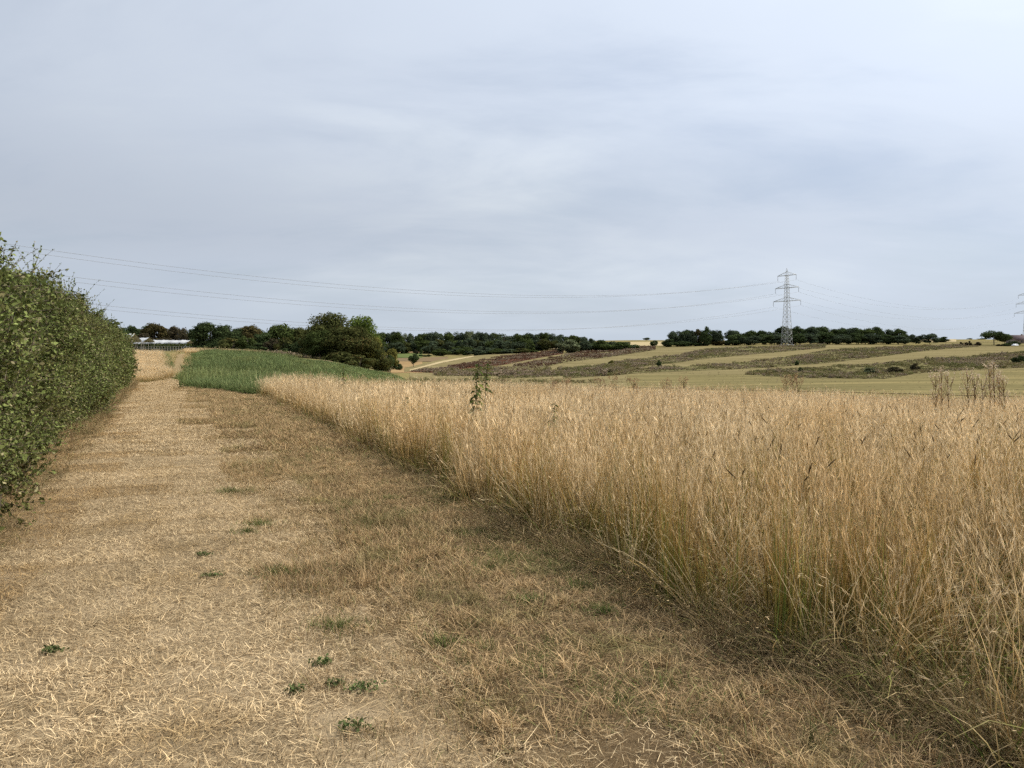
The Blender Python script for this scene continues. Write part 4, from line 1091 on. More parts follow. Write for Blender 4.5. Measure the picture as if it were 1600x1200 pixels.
def spray(seed, size, nt=6, per=13, r=0.24):
    g = np.random.default_rng(seed); mb = MB()
    for _ in range(nt):
        d = g.normal(0, 1, 3); d[0] = abs(d[0]) + 0.4; d[2] += 0.3; d /= np.linalg.norm(d)
        st = g.uniform(-.12, .12, 3); L = g.uniform(0.6, 1.2) * r
        t = np.sort(g.uniform(0.1, 1.0, per))[:, None]
        C = st + d * t * L + g.normal(0, 0.018, (per, 3))
        mb.mi = 0
        leaves(mb, C, g.normal(0, 0.7, (per, 3)) + d, size, g)
        mb.mi = 1
        mb.tube([st, st + d * L], [0.004, 0.0015], 3)
    return mb
def shoot(seed, size):
    g = np.random.default_rng(seed); mb = MB()
    L = g.uniform(0.45, 1.0); bx, by = g.normal(0, 0.14, 2)
    t = np.linspace(0, 1, 7); P = np.stack([bx * t ** 2, by * t ** 2, t * L], -1)
    mb.mi = 1; mb.tube(P, np.linspace(0.006, 0.002, 7), 3)
    mb.mi = 0; n = 34
    tt = g.uniform(0.05, 1, n)
    C = np.stack([bx * tt ** 2, by * tt ** 2, tt * L], -1) + g.normal(0, 0.03, (n, 3)) * (1.2 - tt)[:, None]
    D = g.normal(0, 0.8, (n, 3)); D[:, 2] += 0.6
    leaves(mb, C, D, size * 0.9, g)
    return mb
def hedge_tile(seed, size, dens, S_=1.0):
    """a square metre of hedge face; local +x points out of the face, y along, z up"""
    g = np.random.default_rng(seed); mb = MB()
    packs = [spray(seed * 31 + i, size).pack() for i in range(5)]
    for i in range(int(dens * S_ * S_)):
        mb.merge(packs[g.integers(5)], (g.uniform(-0.5, 0.05) * 1.0 + 0.05, g.uniform(-.55, .55) * S_, g.uniform(-.55, .55) * S_), g.normal(0, 0.9), g.uniform(0.75, 1.15), 1.0, g.normal(0, .2, 2))
    return mb
HT_N = [hedge_tile(k, 0.0235, 48).mesh('hedge_tile', [M_hedge, M_twig]) for k in range(4)]
HT_F = [hedge_tile(k + 10, 0.034, 34).mesh('hedge_tile', [M_hedge, M_twig]) for k in range(3)]
SHT = [shoot(k + 50, 0.026).mesh('shoot', [M_hedge, M_twig]) for k in range(6)]
SPR = [spray(k + 90, 0.027).mesh('spray', [M_hedge, M_twig]) for k in range(5)]
C_hedge = source_collection('hedge_tiles', HT_N + HT_F)
C_shoot = source_collection('hedge_shoots', SHT + SPR)
hroot = empty('hedge', (float(hedge_x(10)), 10, 0))
tag(hroot, 'long leafy green hedge with unclipped top shoots left of the path', 'hedge')
def hedge_height(s): return np.interp(s, [8, 13, 20, 30, 50], [2.55, 2.65, 2.85, 2.95, 2.8]) + 0.30 * (smooth_noise(s, s * 0 + 2, 0.22, 4) - 0.3) + 0.55 * (smooth_noise(s, s * 0, 0.75, 6) - 0.5)
pts, rots, scl_, ids = [], [], [], []
hd = np.array([-0.456, 1.0]); hd /= np.linalg.norm(hd); hn = np.array([hd[1], -hd[0]])
face_rz = math.atan2(hn[1], hn[0])
HE = 47.8
for yb in np.arange(1.0, HE, 0.82):
    H = float(hedge_height(np.array(yb)))
    x0 = float(hedge_x(yb))
    big = yb > 24
    prof = [(0.10, 0.42), (0.30, 1.15), (0.18, 1.85), (-0.15, H - 0.42)]
    for (outw, z) in prof:
        bulge = 0.85 * (float(smooth_noise(yb * 0.7, z, 0.8, 9)) - 0.60) + rng.normal(0, 0.15)
        p = np.array([x0, yb]) + hn * (outw + bulge - 0.15) + hd * rng.normal(0, 0.12)
        pts.append((p[0], p[1], z)); rots.append((rng.uniform(-3.1, 3.1) if rng.uniform() < 0.5 else 0.0, rng.normal(-0.05 if z > 2 else 0.05, 0.22), face_rz + rng.normal(0, 0.28)))
        ids.append(rng.integers(4, 7) if big else rng.integers(0, 4)); scl_.append(rng.uniform(1.0, 1.16))
    for dn in (-0.55, -1.25, -1.95):             # top
        p = np.array([x0, yb]) + hn * dn
        pts.append((p[0], p[1], H - 0.25 + rng.normal(0, 0.08))); rots.append((0, -1.35 + rng.normal(0, 0.15), face_rz + rng.normal(0, 0.2)))
        ids.append(rng.integers(4, 7) if big else rng.integers(0, 4)); scl_.append(rng.uniform(1.0, 1.15))
    for z in (0.5, 1.35, 2.1):                   # back
        p = np.array([x0, yb]) + hn * (-2.35)
        pts.append((p[0], p[1], z)); rots.append((0, 0, face_rz + math.pi)); ids.append(rng.integers(4, 7)); scl_.append(1.1)
for dn in (-0.2, -1.0, -1.8):                    # far end
    for z in (0.5, 1.3, 2.1, 2.5):
        p = np.array([float(hedge_x(HE)), HE]) + hn * dn
        pts.append((p[0], p[1], z)); rots.append((0, 0, math.atan2(hd[1], hd[0]))); ids.append(rng.integers(4, 7)); scl_.append(1.1)
o = scatter('foliage', np.array(pts), C_hedge, 7, idx=np.array(ids), scl=np.array(scl_), parent=None)
o.data.attributes['rot'].data.foreach_set('vector', np.array(rots, np.float32).ravel())
o['kind'] = 'stuff'; o.parent = hroot; o.matrix_parent_inverse = Matrix.Translation(-hroot.location)
# shoots sticking out of the top, sprays along the face
n = 1700
sy = np.where(rng.uniform(0, 1, n) < 0.6, rng.uniform(5, 24, n), rng.uniform(20, HE, n)); dn = -rng.uniform(0.0, 2.1, n)
P0 = np.stack([hedge_x(sy), sy], -1) + hn * dn[:, None]
clus = smooth_noise(sy, dn, 1.1, 15)
keep = rng.uniform(0, 1, n) < clus * 1.25
zt_ = hedge_height(sy) - 0.12
o = scatter('shoots', np.concatenate([P0, zt_[:, None]], 1)[keep], C_shoot, 6, scale=(0.4, 1.2), tilt=0.2)
o['kind'] = 'stuff'; o.parent = hroot; o.matrix_parent_inverse = Matrix.Translation(-hroot.location)
n = 1300
sy = rng.uniform(4, HE, n); zz_ = rng.uniform(0.1, 2.8, n)
P0 = np.stack([hedge_x(sy), sy], -1) + hn * (np.interp(zz_, [0, 0.5, 1.2, 2, 2.8], [0.0, 0.25, 0.38, 0.28, -0.2]) + rng.normal(0, 0.1, n))[:, None]
o = scatter('face_sprays', np.concatenate([P0, zz_[:, None]], 1), C_shoot, 11, idx=rng.integers(6, 11, n), scale=(0.6, 1.0), tilt=0.3, rz=face_rz, rz_spread=0.8)
o['kind'] = 'stuff'; o.parent = hroot; o.matrix_parent_inverse = Matrix.Translation(-hroot.location)
n = 1100
sy = np.where(rng.uniform(0, 1, n) < 0.65, rng.uniform(5, 24, n), rng.uniform(20, HE, n)); dn = -rng.uniform(-0.05, 2.0, n)
P0 = np.stack([hedge_x(sy), sy], -1) + hn * dn[:, None]
lump = smooth_noise(sy * 1.0, dn, 1.3, 33)
keep = rng.uniform(0, 1, n) < lump * 1.3
o = scatter('top_sprays', np.concatenate([P0, (hedge_height(sy) - 0.1 + 0.5 * lump * rng.uniform(0, 1, n))[:, None]], 1)[keep], C_shoot, 11, idx=rng.integers(6, 11, keep.sum()), scale=(0.6, 1.1), tilt=0.5)
o['kind'] = 'stuff'; o.parent = hroot; o.matrix_parent_inverse = Matrix.Translation(-hroot.location)
# stems inside
mb = MB()
for yb in np.arange(1.5, HE, 0.55):
    for q in range(2):
        p = np.array([float(hedge_x(yb)), yb]) + hn * rng.uniform(-1.9, -0.8)
        for w in range(3):
            e = rng.normal(0, 0.22, 2)
            mb.tube([(p[0], p[1], -0.05), (p[0] + e[0] * .4, p[1] + e[1] * .4, 1.1), (p[0] + e[0], p[1] + e[1], 2.1)], [0.03, 0.02, 0.008], 5)
st = link('stems', mb.mesh('stems', M_twig), None, None); st.parent = hroot; st.matrix_parent_inverse = Matrix.Translation(-hroot.location)
# dry grass growing out from under the hedge
n = 900
sy = rng.uniform(3, 52, n); P0 = np.stack([hedge_x(sy), sy], -1) + hn * rng.uniform(0.0, 0.75, n)[:, None]
o = scatter('hedge_grass', on_ground(P0[:, 0], P0[:, 1], 0.0), C_laid, 8, scale=(0.3, 0.95), tilt=0.2)
tag(o, 'dry brown grass growing along the foot of the hedge', 'grass', kind='stuff')

# ------------------------------------------------------------------ pylons and conductors
M_steel = solid_mat('galvanised_steel', (0.46, 0.47, 0.46), 0.6, 0.2, 0.2, 0.5)
M_insul = solid_mat('insulator', (0.22, 0.22, 0.22), 0.4, 0, 0.1, 2)
M_wire = solid_mat('conductor', (0.30, 0.31, 0.33), 0.6, 0.2, 0.1, 0.5)
M_conc = solid_mat('concrete', (0.35, 0.34, 0.32), 0.9)
ARMS = [(40.9, 12.4), (33.6, 15.6), (25.9, 18.4)]        # height of the beam, full width
def half(z): return float(np.interp(z, [0, 20, 26, 41, 45], [2.35, 1.35, 1.15, 0.72, 0.12]))
def bar(mb, a, b, w): mb.tube([a, b], [w * 0.7, w * 0.7], 4)
def make_pylon(loc, rz):
    root = empty('pylon', loc, rz)       # local x along the crossarms, y along the line
    cor = [(-1, -1), (1, -1), (1, 1), (-1, 1)]
    for (sx_, sy_) in cor:
        mb = MB(); zs = [-0.3, 10, 20, 26, 34, 41.4]
        mb.tube([(sx_ * half(z), sy_ * half(z), z) for z in zs], [0.17, 0.16, 0.14, 0.13, 0.11, 0.09], 4)
        lg = link('leg', mb.mesh('leg', M_steel), None, root)
        mb = MB(); x_, y_ = sx_ * half(0), sy_ * half(0); mb.box((x_ - .4, y_ - .4, -0.6), (x_ + .4, y_ + .4, 0.35))
        link('footing', mb.mesh('footing', M_conc), None, lg)
    zs = [0.5]; 
    while zs[-1] < 41: zs.append(min(41.4, zs[-1] + max(1.3, 1.45 * half(zs[-1]) + 0.35)))
    for f in range(4):
        mb = MB(); c0, c1 = cor[f], cor[(f + 1) % 4]
        for a, b in zip(zs[:-1], zs[1:]):
            p = lambda c, z: (c[0] * half(z), c[1] * half(z), z)
            bar(mb, p(c0, a), p(c1, b), 0.085); bar(mb, p(c1, a), p(c0, b), 0.085)
            if b - a > 2.4: bar(mb, p(c0, a), p(c1, a), 0.075)
        link('lattice', mb.mesh('lattice', M_steel), None, root)
    mb = MB()
    for c in cor: bar(mb, (c[0] * half(41.4), c[1] * half(41.4), 41.4), (c[0] * 0.08, c[1] * 0.08, 45.2), 0.10)
    for z in (42.3, 43.2, 44): 
        for f in range(4):
            c0, c1 = cor[f], cor[(f + 1) % 4]; bar(mb, (c0[0] * half(z), c0[1] * half(z), z), (c1[0] * half(z), c1[1] * half(z), z), 0.06)
    link('peak', mb.mesh('peak', M_steel), None, root)
    for (z, w) in ARMS:
        mb = MB(); hw = w / 2
        for sx_ in (-1, 1):
            h0, h1 = half(z), half(z + 2.1)
            tip = (sx_ * hw, 0, z)
            for sy_ in (-1, 1):
                bar(mb, (sx_ * h0, sy_ * h0, z), (tip[0], sy_ * 0.12, z), 0.17)
                bar(mb, (sx_ * h1, sy_ * h1, z + 2.1), (tip[0], sy_ * 0.12, z + 0.12), 0.11)
                for k in range(1, 5):
                    t_ = k / 5; t2 = (k - 0.5) / 5
                    lo = (sx_ * (h0 + (hw - h0) * t_), sy_ * (h0 * (1 - t_) + .12 * t_), z); up = (sx_ * (h1 + (hw - h1) * t2), sy_ * (h1 * (1 - t2) + .12 * t2), z + 2.1 * (1 - t2))
                    bar(mb, lo, up, 0.06)
            for k in range(1, 5):
                t_ = k / 5; x_ = sx_ * (h0 + (hw - h0) * t_); y_ = h0 * (1 - t_) + .12 * t_
                bar(mb, (x_, -y_, z), (x_, y_, z), 0.06)
        for sy_ in (-1, 1):
            bar(mb, (-half(z), sy_ * half(z), z), (half(z), sy_ * half(z), z), 0.15); bar(mb, (-half(z + 2.1), sy_ * half(z + 2.1), z + 2.1), (half(z + 2.1), sy_ * half(z + 2.1), z + 2.1), 0.12)
        arm = link('crossarm', mb.mesh('crossarm', M_steel), None, root)
        for sx_ in (-1, 1):
            mb = MB(); zz2 = np.linspace(z, z - 2.9, 25); rad = np.where(np.arange(25) % 2 == 0, 0.13, 0.07); rad[:3] = 0.05; rad[-2:] = 0.05
            mb.tube([(sx_ * hw, 0, q) for q in zz2], rad, 6)
            link('insulator', mb.mesh('insulator', M_insul), None, arm)
    return root
P1 = np.array([(1229.5 - CX) / F * 450, 450.0]); P2 = np.array([(1604 - CX) / F * 640, 640.0])
LD = (P2 - P1) / np.linalg.norm(P2 - P1)
Pm = P1 - LD * 412.0
AX = np.array([LD[1], -LD[0]]); rz_p = math.atan2(AX[1], AX[0])
z1 = EYE + 20.5 / F * 450; z2 = EYE + (560 - 537.5) / F * 640
pyl = make_pylon((P1[0], P1[1], z1), rz_p)
tag(pyl, 'tall grey lattice pylon with three crossarms before the wood', 'pylon', 'pylons of the power line')
q = copy_tree(pyl); q.location = (P2[0], P2[1], z2)
tag(q, 'distant pylon cut off by the right edge of the picture', 'pylon', 'pylons of the power line')
zm = tz(Pm[0], Pm[1]); 
q = copy_tree(pyl); q.location = (Pm[0], Pm[1], zm)
tag(q, 'nearest pylon standing out of sight beyond the hedge', 'pylon', 'pylons of the power line')
print('P0 pylon at', Pm, zm, 'px', CX + F * Pm[0] / Pm[1])
Pq = P2 + LD * 330
def span(Pa, za, Pb, zb, sag, lab, rad):
    for (z, w), lv in zip(ARMS, ('top', 'middle', 'bottom')):
        for sx_, sd in ((-1, 'far'), (1, 'near')):
            a = np.array([*(Pa + AX * sx_ * w / 2), za + z - 2.95]); b = np.array([*(Pb + AX * sx_ * w / 2), zb + z - 2.95])
            t_ = np.linspace(0, 1, 90)[:, None]
            pts_ = a * (1 - t_) + b * t_; pts_[:, 2] -= 4 * sag * (t_ * (1 - t_))[:, 0]
            mb = MB(); mb.tube(pts_, rad, 4)
            o = link('power_line', mb.mesh('power_line', M_wire))
            tag(o, lab % (sd, lv), 'cable', 'conductors of the power line')
span(Pm, zm, P1, z1, 14.0, '%s side conductor on the %s crossarm sagging to the upper left', 0.046)
span(P1, z1, P2, z2, 12.5, '%s side conductor on the %s crossarm running to the right edge', 0.032)

# ------------------------------------------------------------------ covered orchard with fence
M_film = solid_mat('white_film', (0.46, 0.46, 0.45), 0.5, 0, 0.15, 0.6)
M_post = solid_mat('post', (0.28, 0.25, 0.20), 0.9, 0, 0.2, 2)
def film_roof(name, label, p0, p1, width, eave, ridge, sag=0.12, seed=1, skirt=0.0):
    """gabled sheet from p0 to p1 (ground points of the ridge line)"""
    g = np.random.default_rng(seed)
    p0 = np.array(p0); p1 = np.array(p1); L = np.linalg.norm(p1 - p0); dx = (p1 - p0) / L; nx_ = np.array([-dx[1], dx[0]])
    zb = tz(*(p0 + p1) / 2)
    root = empty(name, (*(p0 + p1) / 2, zb)); tag(root, label, 'cover', 'white orchard covers')
    inv = -np.array([*(p0 + p1) / 2, zb])
    n = max(8, int(L / 0.8)); cross = [(-1.02, eave - 0.35 - skirt), (-1, eave), (-0.5, (eave + ridge) / 2 - sag), (0, ridge), (0.5, (eave + ridge) / 2 - sag), (1, eave), (1.02, eave - 0.35 - skirt)]
    V = []
    for i in range(n + 1):
        c = p0 + (p1 - p0) * i / n; wob = -0.16 * abs(math.sin(math.pi * i / 4)) + g.normal(0, 0.05)
        for (a, z) in cross: V.append((*(c + nx_ * a * width / 2 + g.normal(0, .04, 2)), z + zb + wob))
    m_ = len(cross); idx = np.arange((n + 1) * m_).reshape(n + 1, m_)
    Q = np.stack([idx[:-1, :-1], idx[1:, :-1], idx[1:, 1:], idx[:-1, 1:]], -1).reshape(-1, 4)
    mb = MB(); mb.add(np.array(V) + inv, Q); link('film', mb.mesh('film', M_film), None, root)
    for i in range(0, n + 1, 4):
        c = p0 + (p1 - p0) * i / n
        for a in (-0.97, 0.97):
            mb = MB(); q_ = c + nx_ * a * width / 2
            mb.tube([np.array([*q_, zb - 0.3]) + inv, np.array([*q_, zb + eave]) + inv], 0.07, 5); link('post', mb.mesh('post', M_post), None, root)
    return root
film_roof('orchard_cover', 'white gabled film cover nearest the end of the hedge', gp(178, 246), gp(211, 238), 4.0, 3.7, 5.6, seed=2, skirt=0.4)
film_roof('orchard_cover', 'small peaked white film cover between gable and long cover', gp(214, 247), gp(233, 243), 3.6, 3.4, 4.5, seed=3)
film_roof('orchard_cover', 'long low white film cover over the orchard row', gp(226, 252), gp(297, 250), 4.2, 2.9, 3.7, seed=4)
film_roof('orchard_cover', 'second long white film cover behind the first', gp(205, 262), gp(297, 260), 4.2, 2.9, 3.8, seed=5)
def orchard_row(p0, p1, h, label):
    p0 = np.array(p0); p1 = np.array(p1); zb = tz(*(p0 + p1) / 2)
    root = empty('fruit_bush_row', (*(p0 + p1) / 2, zb)); tag(root, label, 'orchard row', 'planted rows under the covers')
    g = np.random.default_rng(3); n = 3000
    t_ = g.uniform(0, 1, (n, 1)); c = p0 + (p1 - p0) * t_ + g.normal(0, 0.3, (n, 2)); z = g.uniform(0.3, 1, n) * h * (0.85 + 0.25 * np.sin(t_[:, 0] * 140) * g.uniform(.5, 1, n))
    C = np.stack([c[:, 0], c[:, 1], zb + z], -1) - np.array(root.location)
    mb = MB(); leaves(mb, C, g.normal(0, 1, (n, 3)), 0.16, g); link('foliage', mb.mesh('foliage', LEAF['mid']), None, root)
    mb = MB()
    for k in range(24):
        c = p0 + (p1 - p0) * (k + .5) / 24; b = np.array([*c, zb]) - np.array(root.location)
        mb.tube([b - [0, 0, .3], b + [0, 0, h * .8]], 0.05, 5)
    link('stems', mb.mesh('stems', M_bark), None, root)
orchard_row(gp(200, 244), gp(299, 246), 2.5, 'green row of fruit bushes in front of the white covers')
orchard_row(gp(205, 256), gp(299, 255), 2.5, 'green row of fruit bushes between the two long covers')
froot = empty('fence', (*gp(250, 225), tz(*gp(250, 225)))); tag(froot, 'thin post and wire fence in front of the covered orchard', 'fence')
fp = []
for k in range(22):
    p = np.array(gp(206 + k * 4.3, 226 + 0.35 * k)); b = np.array([*p, tz(*p)]) - np.array(froot.location); fp.append(b)
    mb = MB(); mb.tube([b - [0, 0, .3], b + [0, 0, 1.5]], 0.055, 5); link('post', mb.mesh('post', M_post), None, froot)
for z in (0.4, 0.9, 1.4):
    mb = MB(); mb.tube([b + [0, 0, z] for b in fp], 0.015, 4); link('wire', mb.mesh('wire', M_steel), None, froot)
mb = MB(); p = np.array(gp(206, 236)); mb.tube([(0, 0, -0.3), (0, 0, 4.2)], 0.14, 8); mb.box((-0.3, -0.1, 3.6), (0.3, 0.1, 3.8))
o = link('wooden_pole', mb.mesh('wooden_pole', M_post)); o.location = (*p, tz(*p)); tag(o, 'stout dark pole beside the white gabled cover', 'pole')

# ------------------------------------------------------------------ barn and car at the right edge
M_roof = solid_mat('roof_tile', (0.13, 0.085, 0.08), 0.8, 0, 0.2, 1.0)
M_wall = solid_mat('barn_wall', (0.20, 0.15, 0.12), 0.9, 0, 0.2, 1.0)
M_glass = solid_mat('dark_glass', (0.02, 0.025, 0.03), 0.15)
bx0 = (1606 - CX) / F * 620; by0 = 620; bz = tz(bx0, by0)
barn = empty('barn', (bx0, by0, bz), R(8)); tag(barn, 'low barn with dark reddish roof at the right edge', 'barn')
ztop = EYE + (560 - 524) / F * 620 - bz; zev = EYE + (560 - 531) / F * 620 - bz
W2, D2 = 15.0, 5.5
mb = MB(); mb.box((-W2, -D2, -0.5), (W2, D2, zev)); link('wall', mb.mesh('wall', M_wall), None, barn)
mb = MB()
V = [(-W2 - .5, -D2 - .6, zev - .15), (W2 + .5, -D2 - .6, zev - .15), (W2 + .3, 0, ztop), (-W2 - .3, 0, ztop), (-W2 - .5, D2 + .6, zev - .15), (W2 + .5, D2 + .6, zev - .15)]
V += [(a, b, c + .22) for a, b, c in V]
mb.add(V, [(0, 1, 2, 3), (3, 2, 5, 4), (6, 9, 8, 7), (9, 10, 11, 8), (0, 6, 7, 1), (4, 5, 11, 10), (1, 7, 8, 2), (2, 8, 11, 5), (0, 3, 9, 6), (3, 4, 10, 9)])
rf = link('roof', mb.mesh('roof', M_roof), None, barn)
mb = MB(); mb.box((-6, -0.4, ztop - .3), (-5.2, 0.4, ztop + 1.0)); link('chimney', mb.mesh('chimney', M_wall), None, rf)
mb = MB(); V = []
for sx_ in (-1, 1): V += [(sx_ * W2, -D2, zev), (sx_ * W2, D2, zev), (sx_ * W2, 0.02, ztop - .05), (sx_ * W2, -0.02, ztop - .05)]
mb.add(V, [(0, 1, 2, 3), (4, 7, 6, 5)]); link('gable', mb.mesh('gable', M_wall), None, barn)
mb = MB(); mb.box((-3, -D2 - .06, -0.4), (1, -D2 - .003, zev * .8)); link('door', mb.mesh('door', M_post), None, barn)
for k in (-11, -7.5, 5, 9):
    mb = MB(); mb.box((k, -D2 - .05, zev * .4), (k + 1.4, -D2 - .003, zev * .75)); link('window', mb.mesh('window', M_glass), None, barn)

M_paint = solid_mat('white_paint', (0.80, 0.80, 0.80), 0.3, 0, 0.03)
M_tyre = solid_mat('tyre', (0.03, 0.03, 0.03), 0.9)
cx_, cy_ = (1586 - CX) / F * 455, 455.0
car = empty('parked_car', (cx_, cy_, tz(cx_, cy_) + 0.35), R(20)); tag(car, 'small white car parked at the field edge below the barn', 'car')
def loft(secs):
    mb = MB(); V, Q = [], []
    for (x_, hw, z0_, z1_, ins) in secs: V += [(x_, -hw, z0_), (x_, hw, z0_), (x_, hw - ins, z1_), (x_, -hw + ins, z1_)]
    n_ = len(secs)
    for i in range(n_ - 1):
        for j in range(4): Q.append((i * 4 + j, i * 4 + (j + 1) % 4, (i + 1) * 4 + (j + 1) % 4, (i + 1) * 4 + j))
    Q += [(3, 2, 1, 0), tuple((n_ - 1) * 4 + j for j in range(4))]
    mb.add(V, Q); return mb
link('body', loft([(-2.1, .78, .32, .62, .05), (-1.95, .85, .25, .92, .05), (-0.9, .88, .22, 1.0, .05), (1.2, .88, .22, .98, .05), (1.9, .85, .25, .9, .05), (2.1, .75, .32, .6, .05)]).mesh('body', M_paint, True), None, car)
cab = link('cabin', loft([(-1.2, .78, .97, 1.0, .02), (-0.5, .78, .97, 1.48, .16), (1.1, .78, .97, 1.50, .16), (1.85, .78, .93, .98, .02)]).mesh('cabin', M_paint), None, car)
for sx_ in (-1, 1):
    mb = MB(); mb.add([(-0.85, sx_ * .79, 1.03), (1.35, sx_ * .79, 1.03), (1.0, sx_ * .68, 1.40), (-0.4, sx_ * .68, 1.40)], [(0, 1, 2, 3)]); link('window', mb.mesh('window', M_glass), None, cab)
    for x_ in (-1.3, 1.3):
        mb = MB(); mb.tube([(x_, sx_ * .90, .32), (x_, sx_ * .70, .32)], .32, 14); mb.tube([(x_, sx_ * .905, .32), (x_, sx_ * .89, .32)], .02, 6); link('wheel', mb.mesh('wheel', M_tyre), None, car)

# ------------------------------------------------------------------ single weeds
M_wstem = solid_mat('weed_stem', (0.10, 0.085, 0.04), 0.8, 0, 0.3, 10)
M_wleaf = plant_mat('weed_leaf', [(0, (0.045, 0.065, 0.018)), (1, (0.095, 0.125, 0.03))], alt=[(0, (0.17, 0.20, 0.04)), (1, (0.20, 0.23, 0.05))], alt_from=0.8, var=0.5)
def leaf_mesh(mat, L=0.12, w=0.05, rr=0.3):
    mb = MB(); s = np.linspace(0, 1, 6)
    x_ = s * L * 0.95; z = 0.25 * L * s - 0.55 * L * s ** 2.2; ww = w * np.array([0.15, 0.8, 1.0, 0.8, 0.45, 0.02])
    V = []
    for i in range(6): V += [(x_[i], -ww[i] / 2, z[i] + .12 * ww[i]), (x_[i], 0, z[i]), (x_[i], ww[i] / 2, z[i] + .12 * ww[i])]
    Q = []
    for i in range(5):
        for j in range(2): Q.append((i * 3 + j, i * 3 + j + 1, i * 3 + j + 4, i * 3 + j + 3))
    mb.add(V, Q, np.repeat(s, 3), rr); return mb.mesh('leaf', mat)
LM = [leaf_mesh(M_wleaf, 0.13, 0.055, r_) for r_ in (0.1, 0.35, 0.6, 0.9)]
def weed(px, top, Y, label, n=22, bare=0.35, bend=0.05, size=1.0, seed=0):
    g = np.random.default_rng(seed); x_ = (px - CX) / F * Y; zb = tz(x_, Y); h = EYE - (top - CY) / F * Y - zb
    root = empty('weed', (x_, Y, zb)); tag(root, label, 'weed', 'green weeds standing in the dry grass')
    t_ = np.linspace(0, 1, 8); S_ = np.stack([bend * t_ ** 2 + 0.012 * np.sin(t_ * 7), 0.01 * np.sin(t_ * 5), t_ * h], -1)
    mb = MB(); mb.tube(S_, np.linspace(0.011, 0.004, 8) * size, 6); link('stem', mb.mesh('stem', M_wstem, True), None, root)
    for k in range(n):
        u_ = bare + (1 - bare) * (k + g.uniform(0, .8)) / n; i = u_ * 7; j = min(int(i), 6); p = S_[j] * (1 - i + j) + S_[j + 1] * (i - j)
        o = link('leaf', LM[g.integers(4)], None, root); o.location = p
        s_l = size * g.uniform(0.75, 1.25) * (1.15 - 0.55 * u_ ** 3); o.scale = (s_l,) * 3
        o.rotation_euler = (g.normal(0, .3), g.uniform(-0.5, 0.65), k * 2.4 + g.normal(0, .4))
    return root
weed(743, 567, 13.5, 'tallest dark leafy weed standing alone in the dry grass', 64, 0.30, 0.05, 1.25, 1)
weed(757, 563, 14.2, 'yellower weed tip leaning beside the tallest dark weed', 26, 0.66, 0.06, 1.1, 2)
weed(633, 620, 15.5, 'small pale green weed left of the tall dark weed', 22, 0.6, 0.02, 1.0, 3)
weed(864, 630, 12.5, 'small green weed right of the tall dark weed', 18, 0.6, 0.03, 1.0, 4)
weed(536, 570, 30, 'green weed rising at the border of crop and dry grass', 26, 0.2, 0.04, 1.9, 5)
weed(682, 605, 21, 'small weed tip above the grass, left of the tall weed', 9, 0.6, 0.02, 0.9, 6)

M_dry = plant_mat('dry_weed', [(0, (0.26, 0.175, 0.09)), (1, (0.42, 0.29, 0.16))], var=0.6)
M_fluff = plant_mat('seed_fluff', [(0, (0.50, 0.39, 0.26)), (1, (0.68, 0.56, 0.40))], var=0.3)
M_rust = plant_mat('dock_seed', [(0, (0.24, 0.15, 0.08)), (1, (0.40, 0.26, 0.15))], var=0.6)
def dry_weed(name, px, top, Y, label, group, mstem, mhead, nb=10, hs=0.03, nh=5, seed=0, width=0.28):
    g = np.random.default_rng(seed); x_ = (px - CX) / F * Y; zb = tz(x_, Y); h = EYE - (top - CY) / F * Y - zb
    root = empty(name, (x_, Y, zb)); tag(root, label, 'weed', group)
    mb = MB(); tips = []
    S_ = np.array([(0, 0, 0), (0.02, 0, h * .5), (-.01, .01, h * .95)]); mb.tube(S_, [0.012, 0.010, 0.006], 5, 0.3, 0.3); tips.append(S_[-1])
    for k in range(nb):
        z0_ = g.uniform(0.35, 0.85) * h; a = g.uniform(0, 6.28); e = g.uniform(.3, 1) * width; z1_ = min(h, z0_ + g.uniform(.12, .3) * h + .05)
        p1 = np.array([math.cos(a) * e, math.sin(a) * e, z1_]); mb.tube([(0.01, 0, z0_), (p1[0] * .7, p1[1] * .7, z0_ * .5 + z1_ * .5), p1], [0.007, 0.006, 0.004], 4, 0.6, g.uniform()); tips.append(p1)
    link('stem', mb.mesh('stem', mstem), None, root)
    mb = MB()
    T = np.array(tips); C = (T[:, None, :] + g.normal(0, 1, (len(T), nh, 3)) * np.array([hs, hs, hs * 1.6])).reshape(-1, 3)
    leaves(mb, C, g.normal(0, 1, C.shape), hs * 0.8, g)
    link('seed_heads', mb.mesh('seed_heads', mhead), None, root)
gt = 'dead thistles with pale fluff at the right'
for i, (px, tp) in enumerate([(1462, 583), (1471, 576), (1481, 582), (1512, 578), (1523, 586), (1534, 588), (1546, 571), (1553, 564), (1561, 576), (1568, 584)]):
    dry_weed('thistle', px, tp, 21 + (i * 0.7) % 2, '%s dead thistle with pale fluff, counting from the left' % ORD[i], gt, M_dry, M_fluff, 17, 0.026, 8, i + 10, 0.2)
gd = 'rust brown docks at the back of the dry grass'
for i, (px, tp) in enumerate([(868, 592), (884, 594), (938, 592), (958, 589), (990, 593), (1042, 594), (1068, 591), (1228, 590), (1238, 587), (1246, 592)]):
    dry_weed('dock_plant', px, tp, 30 + (i * 1.7) % 6, '%s rust brown dock seed head from the left behind the dry grass' % ORD[i], gd, M_dry, M_rust if i < 7 else M_dry, 12, 0.04, 12, i + 40, 0.26)
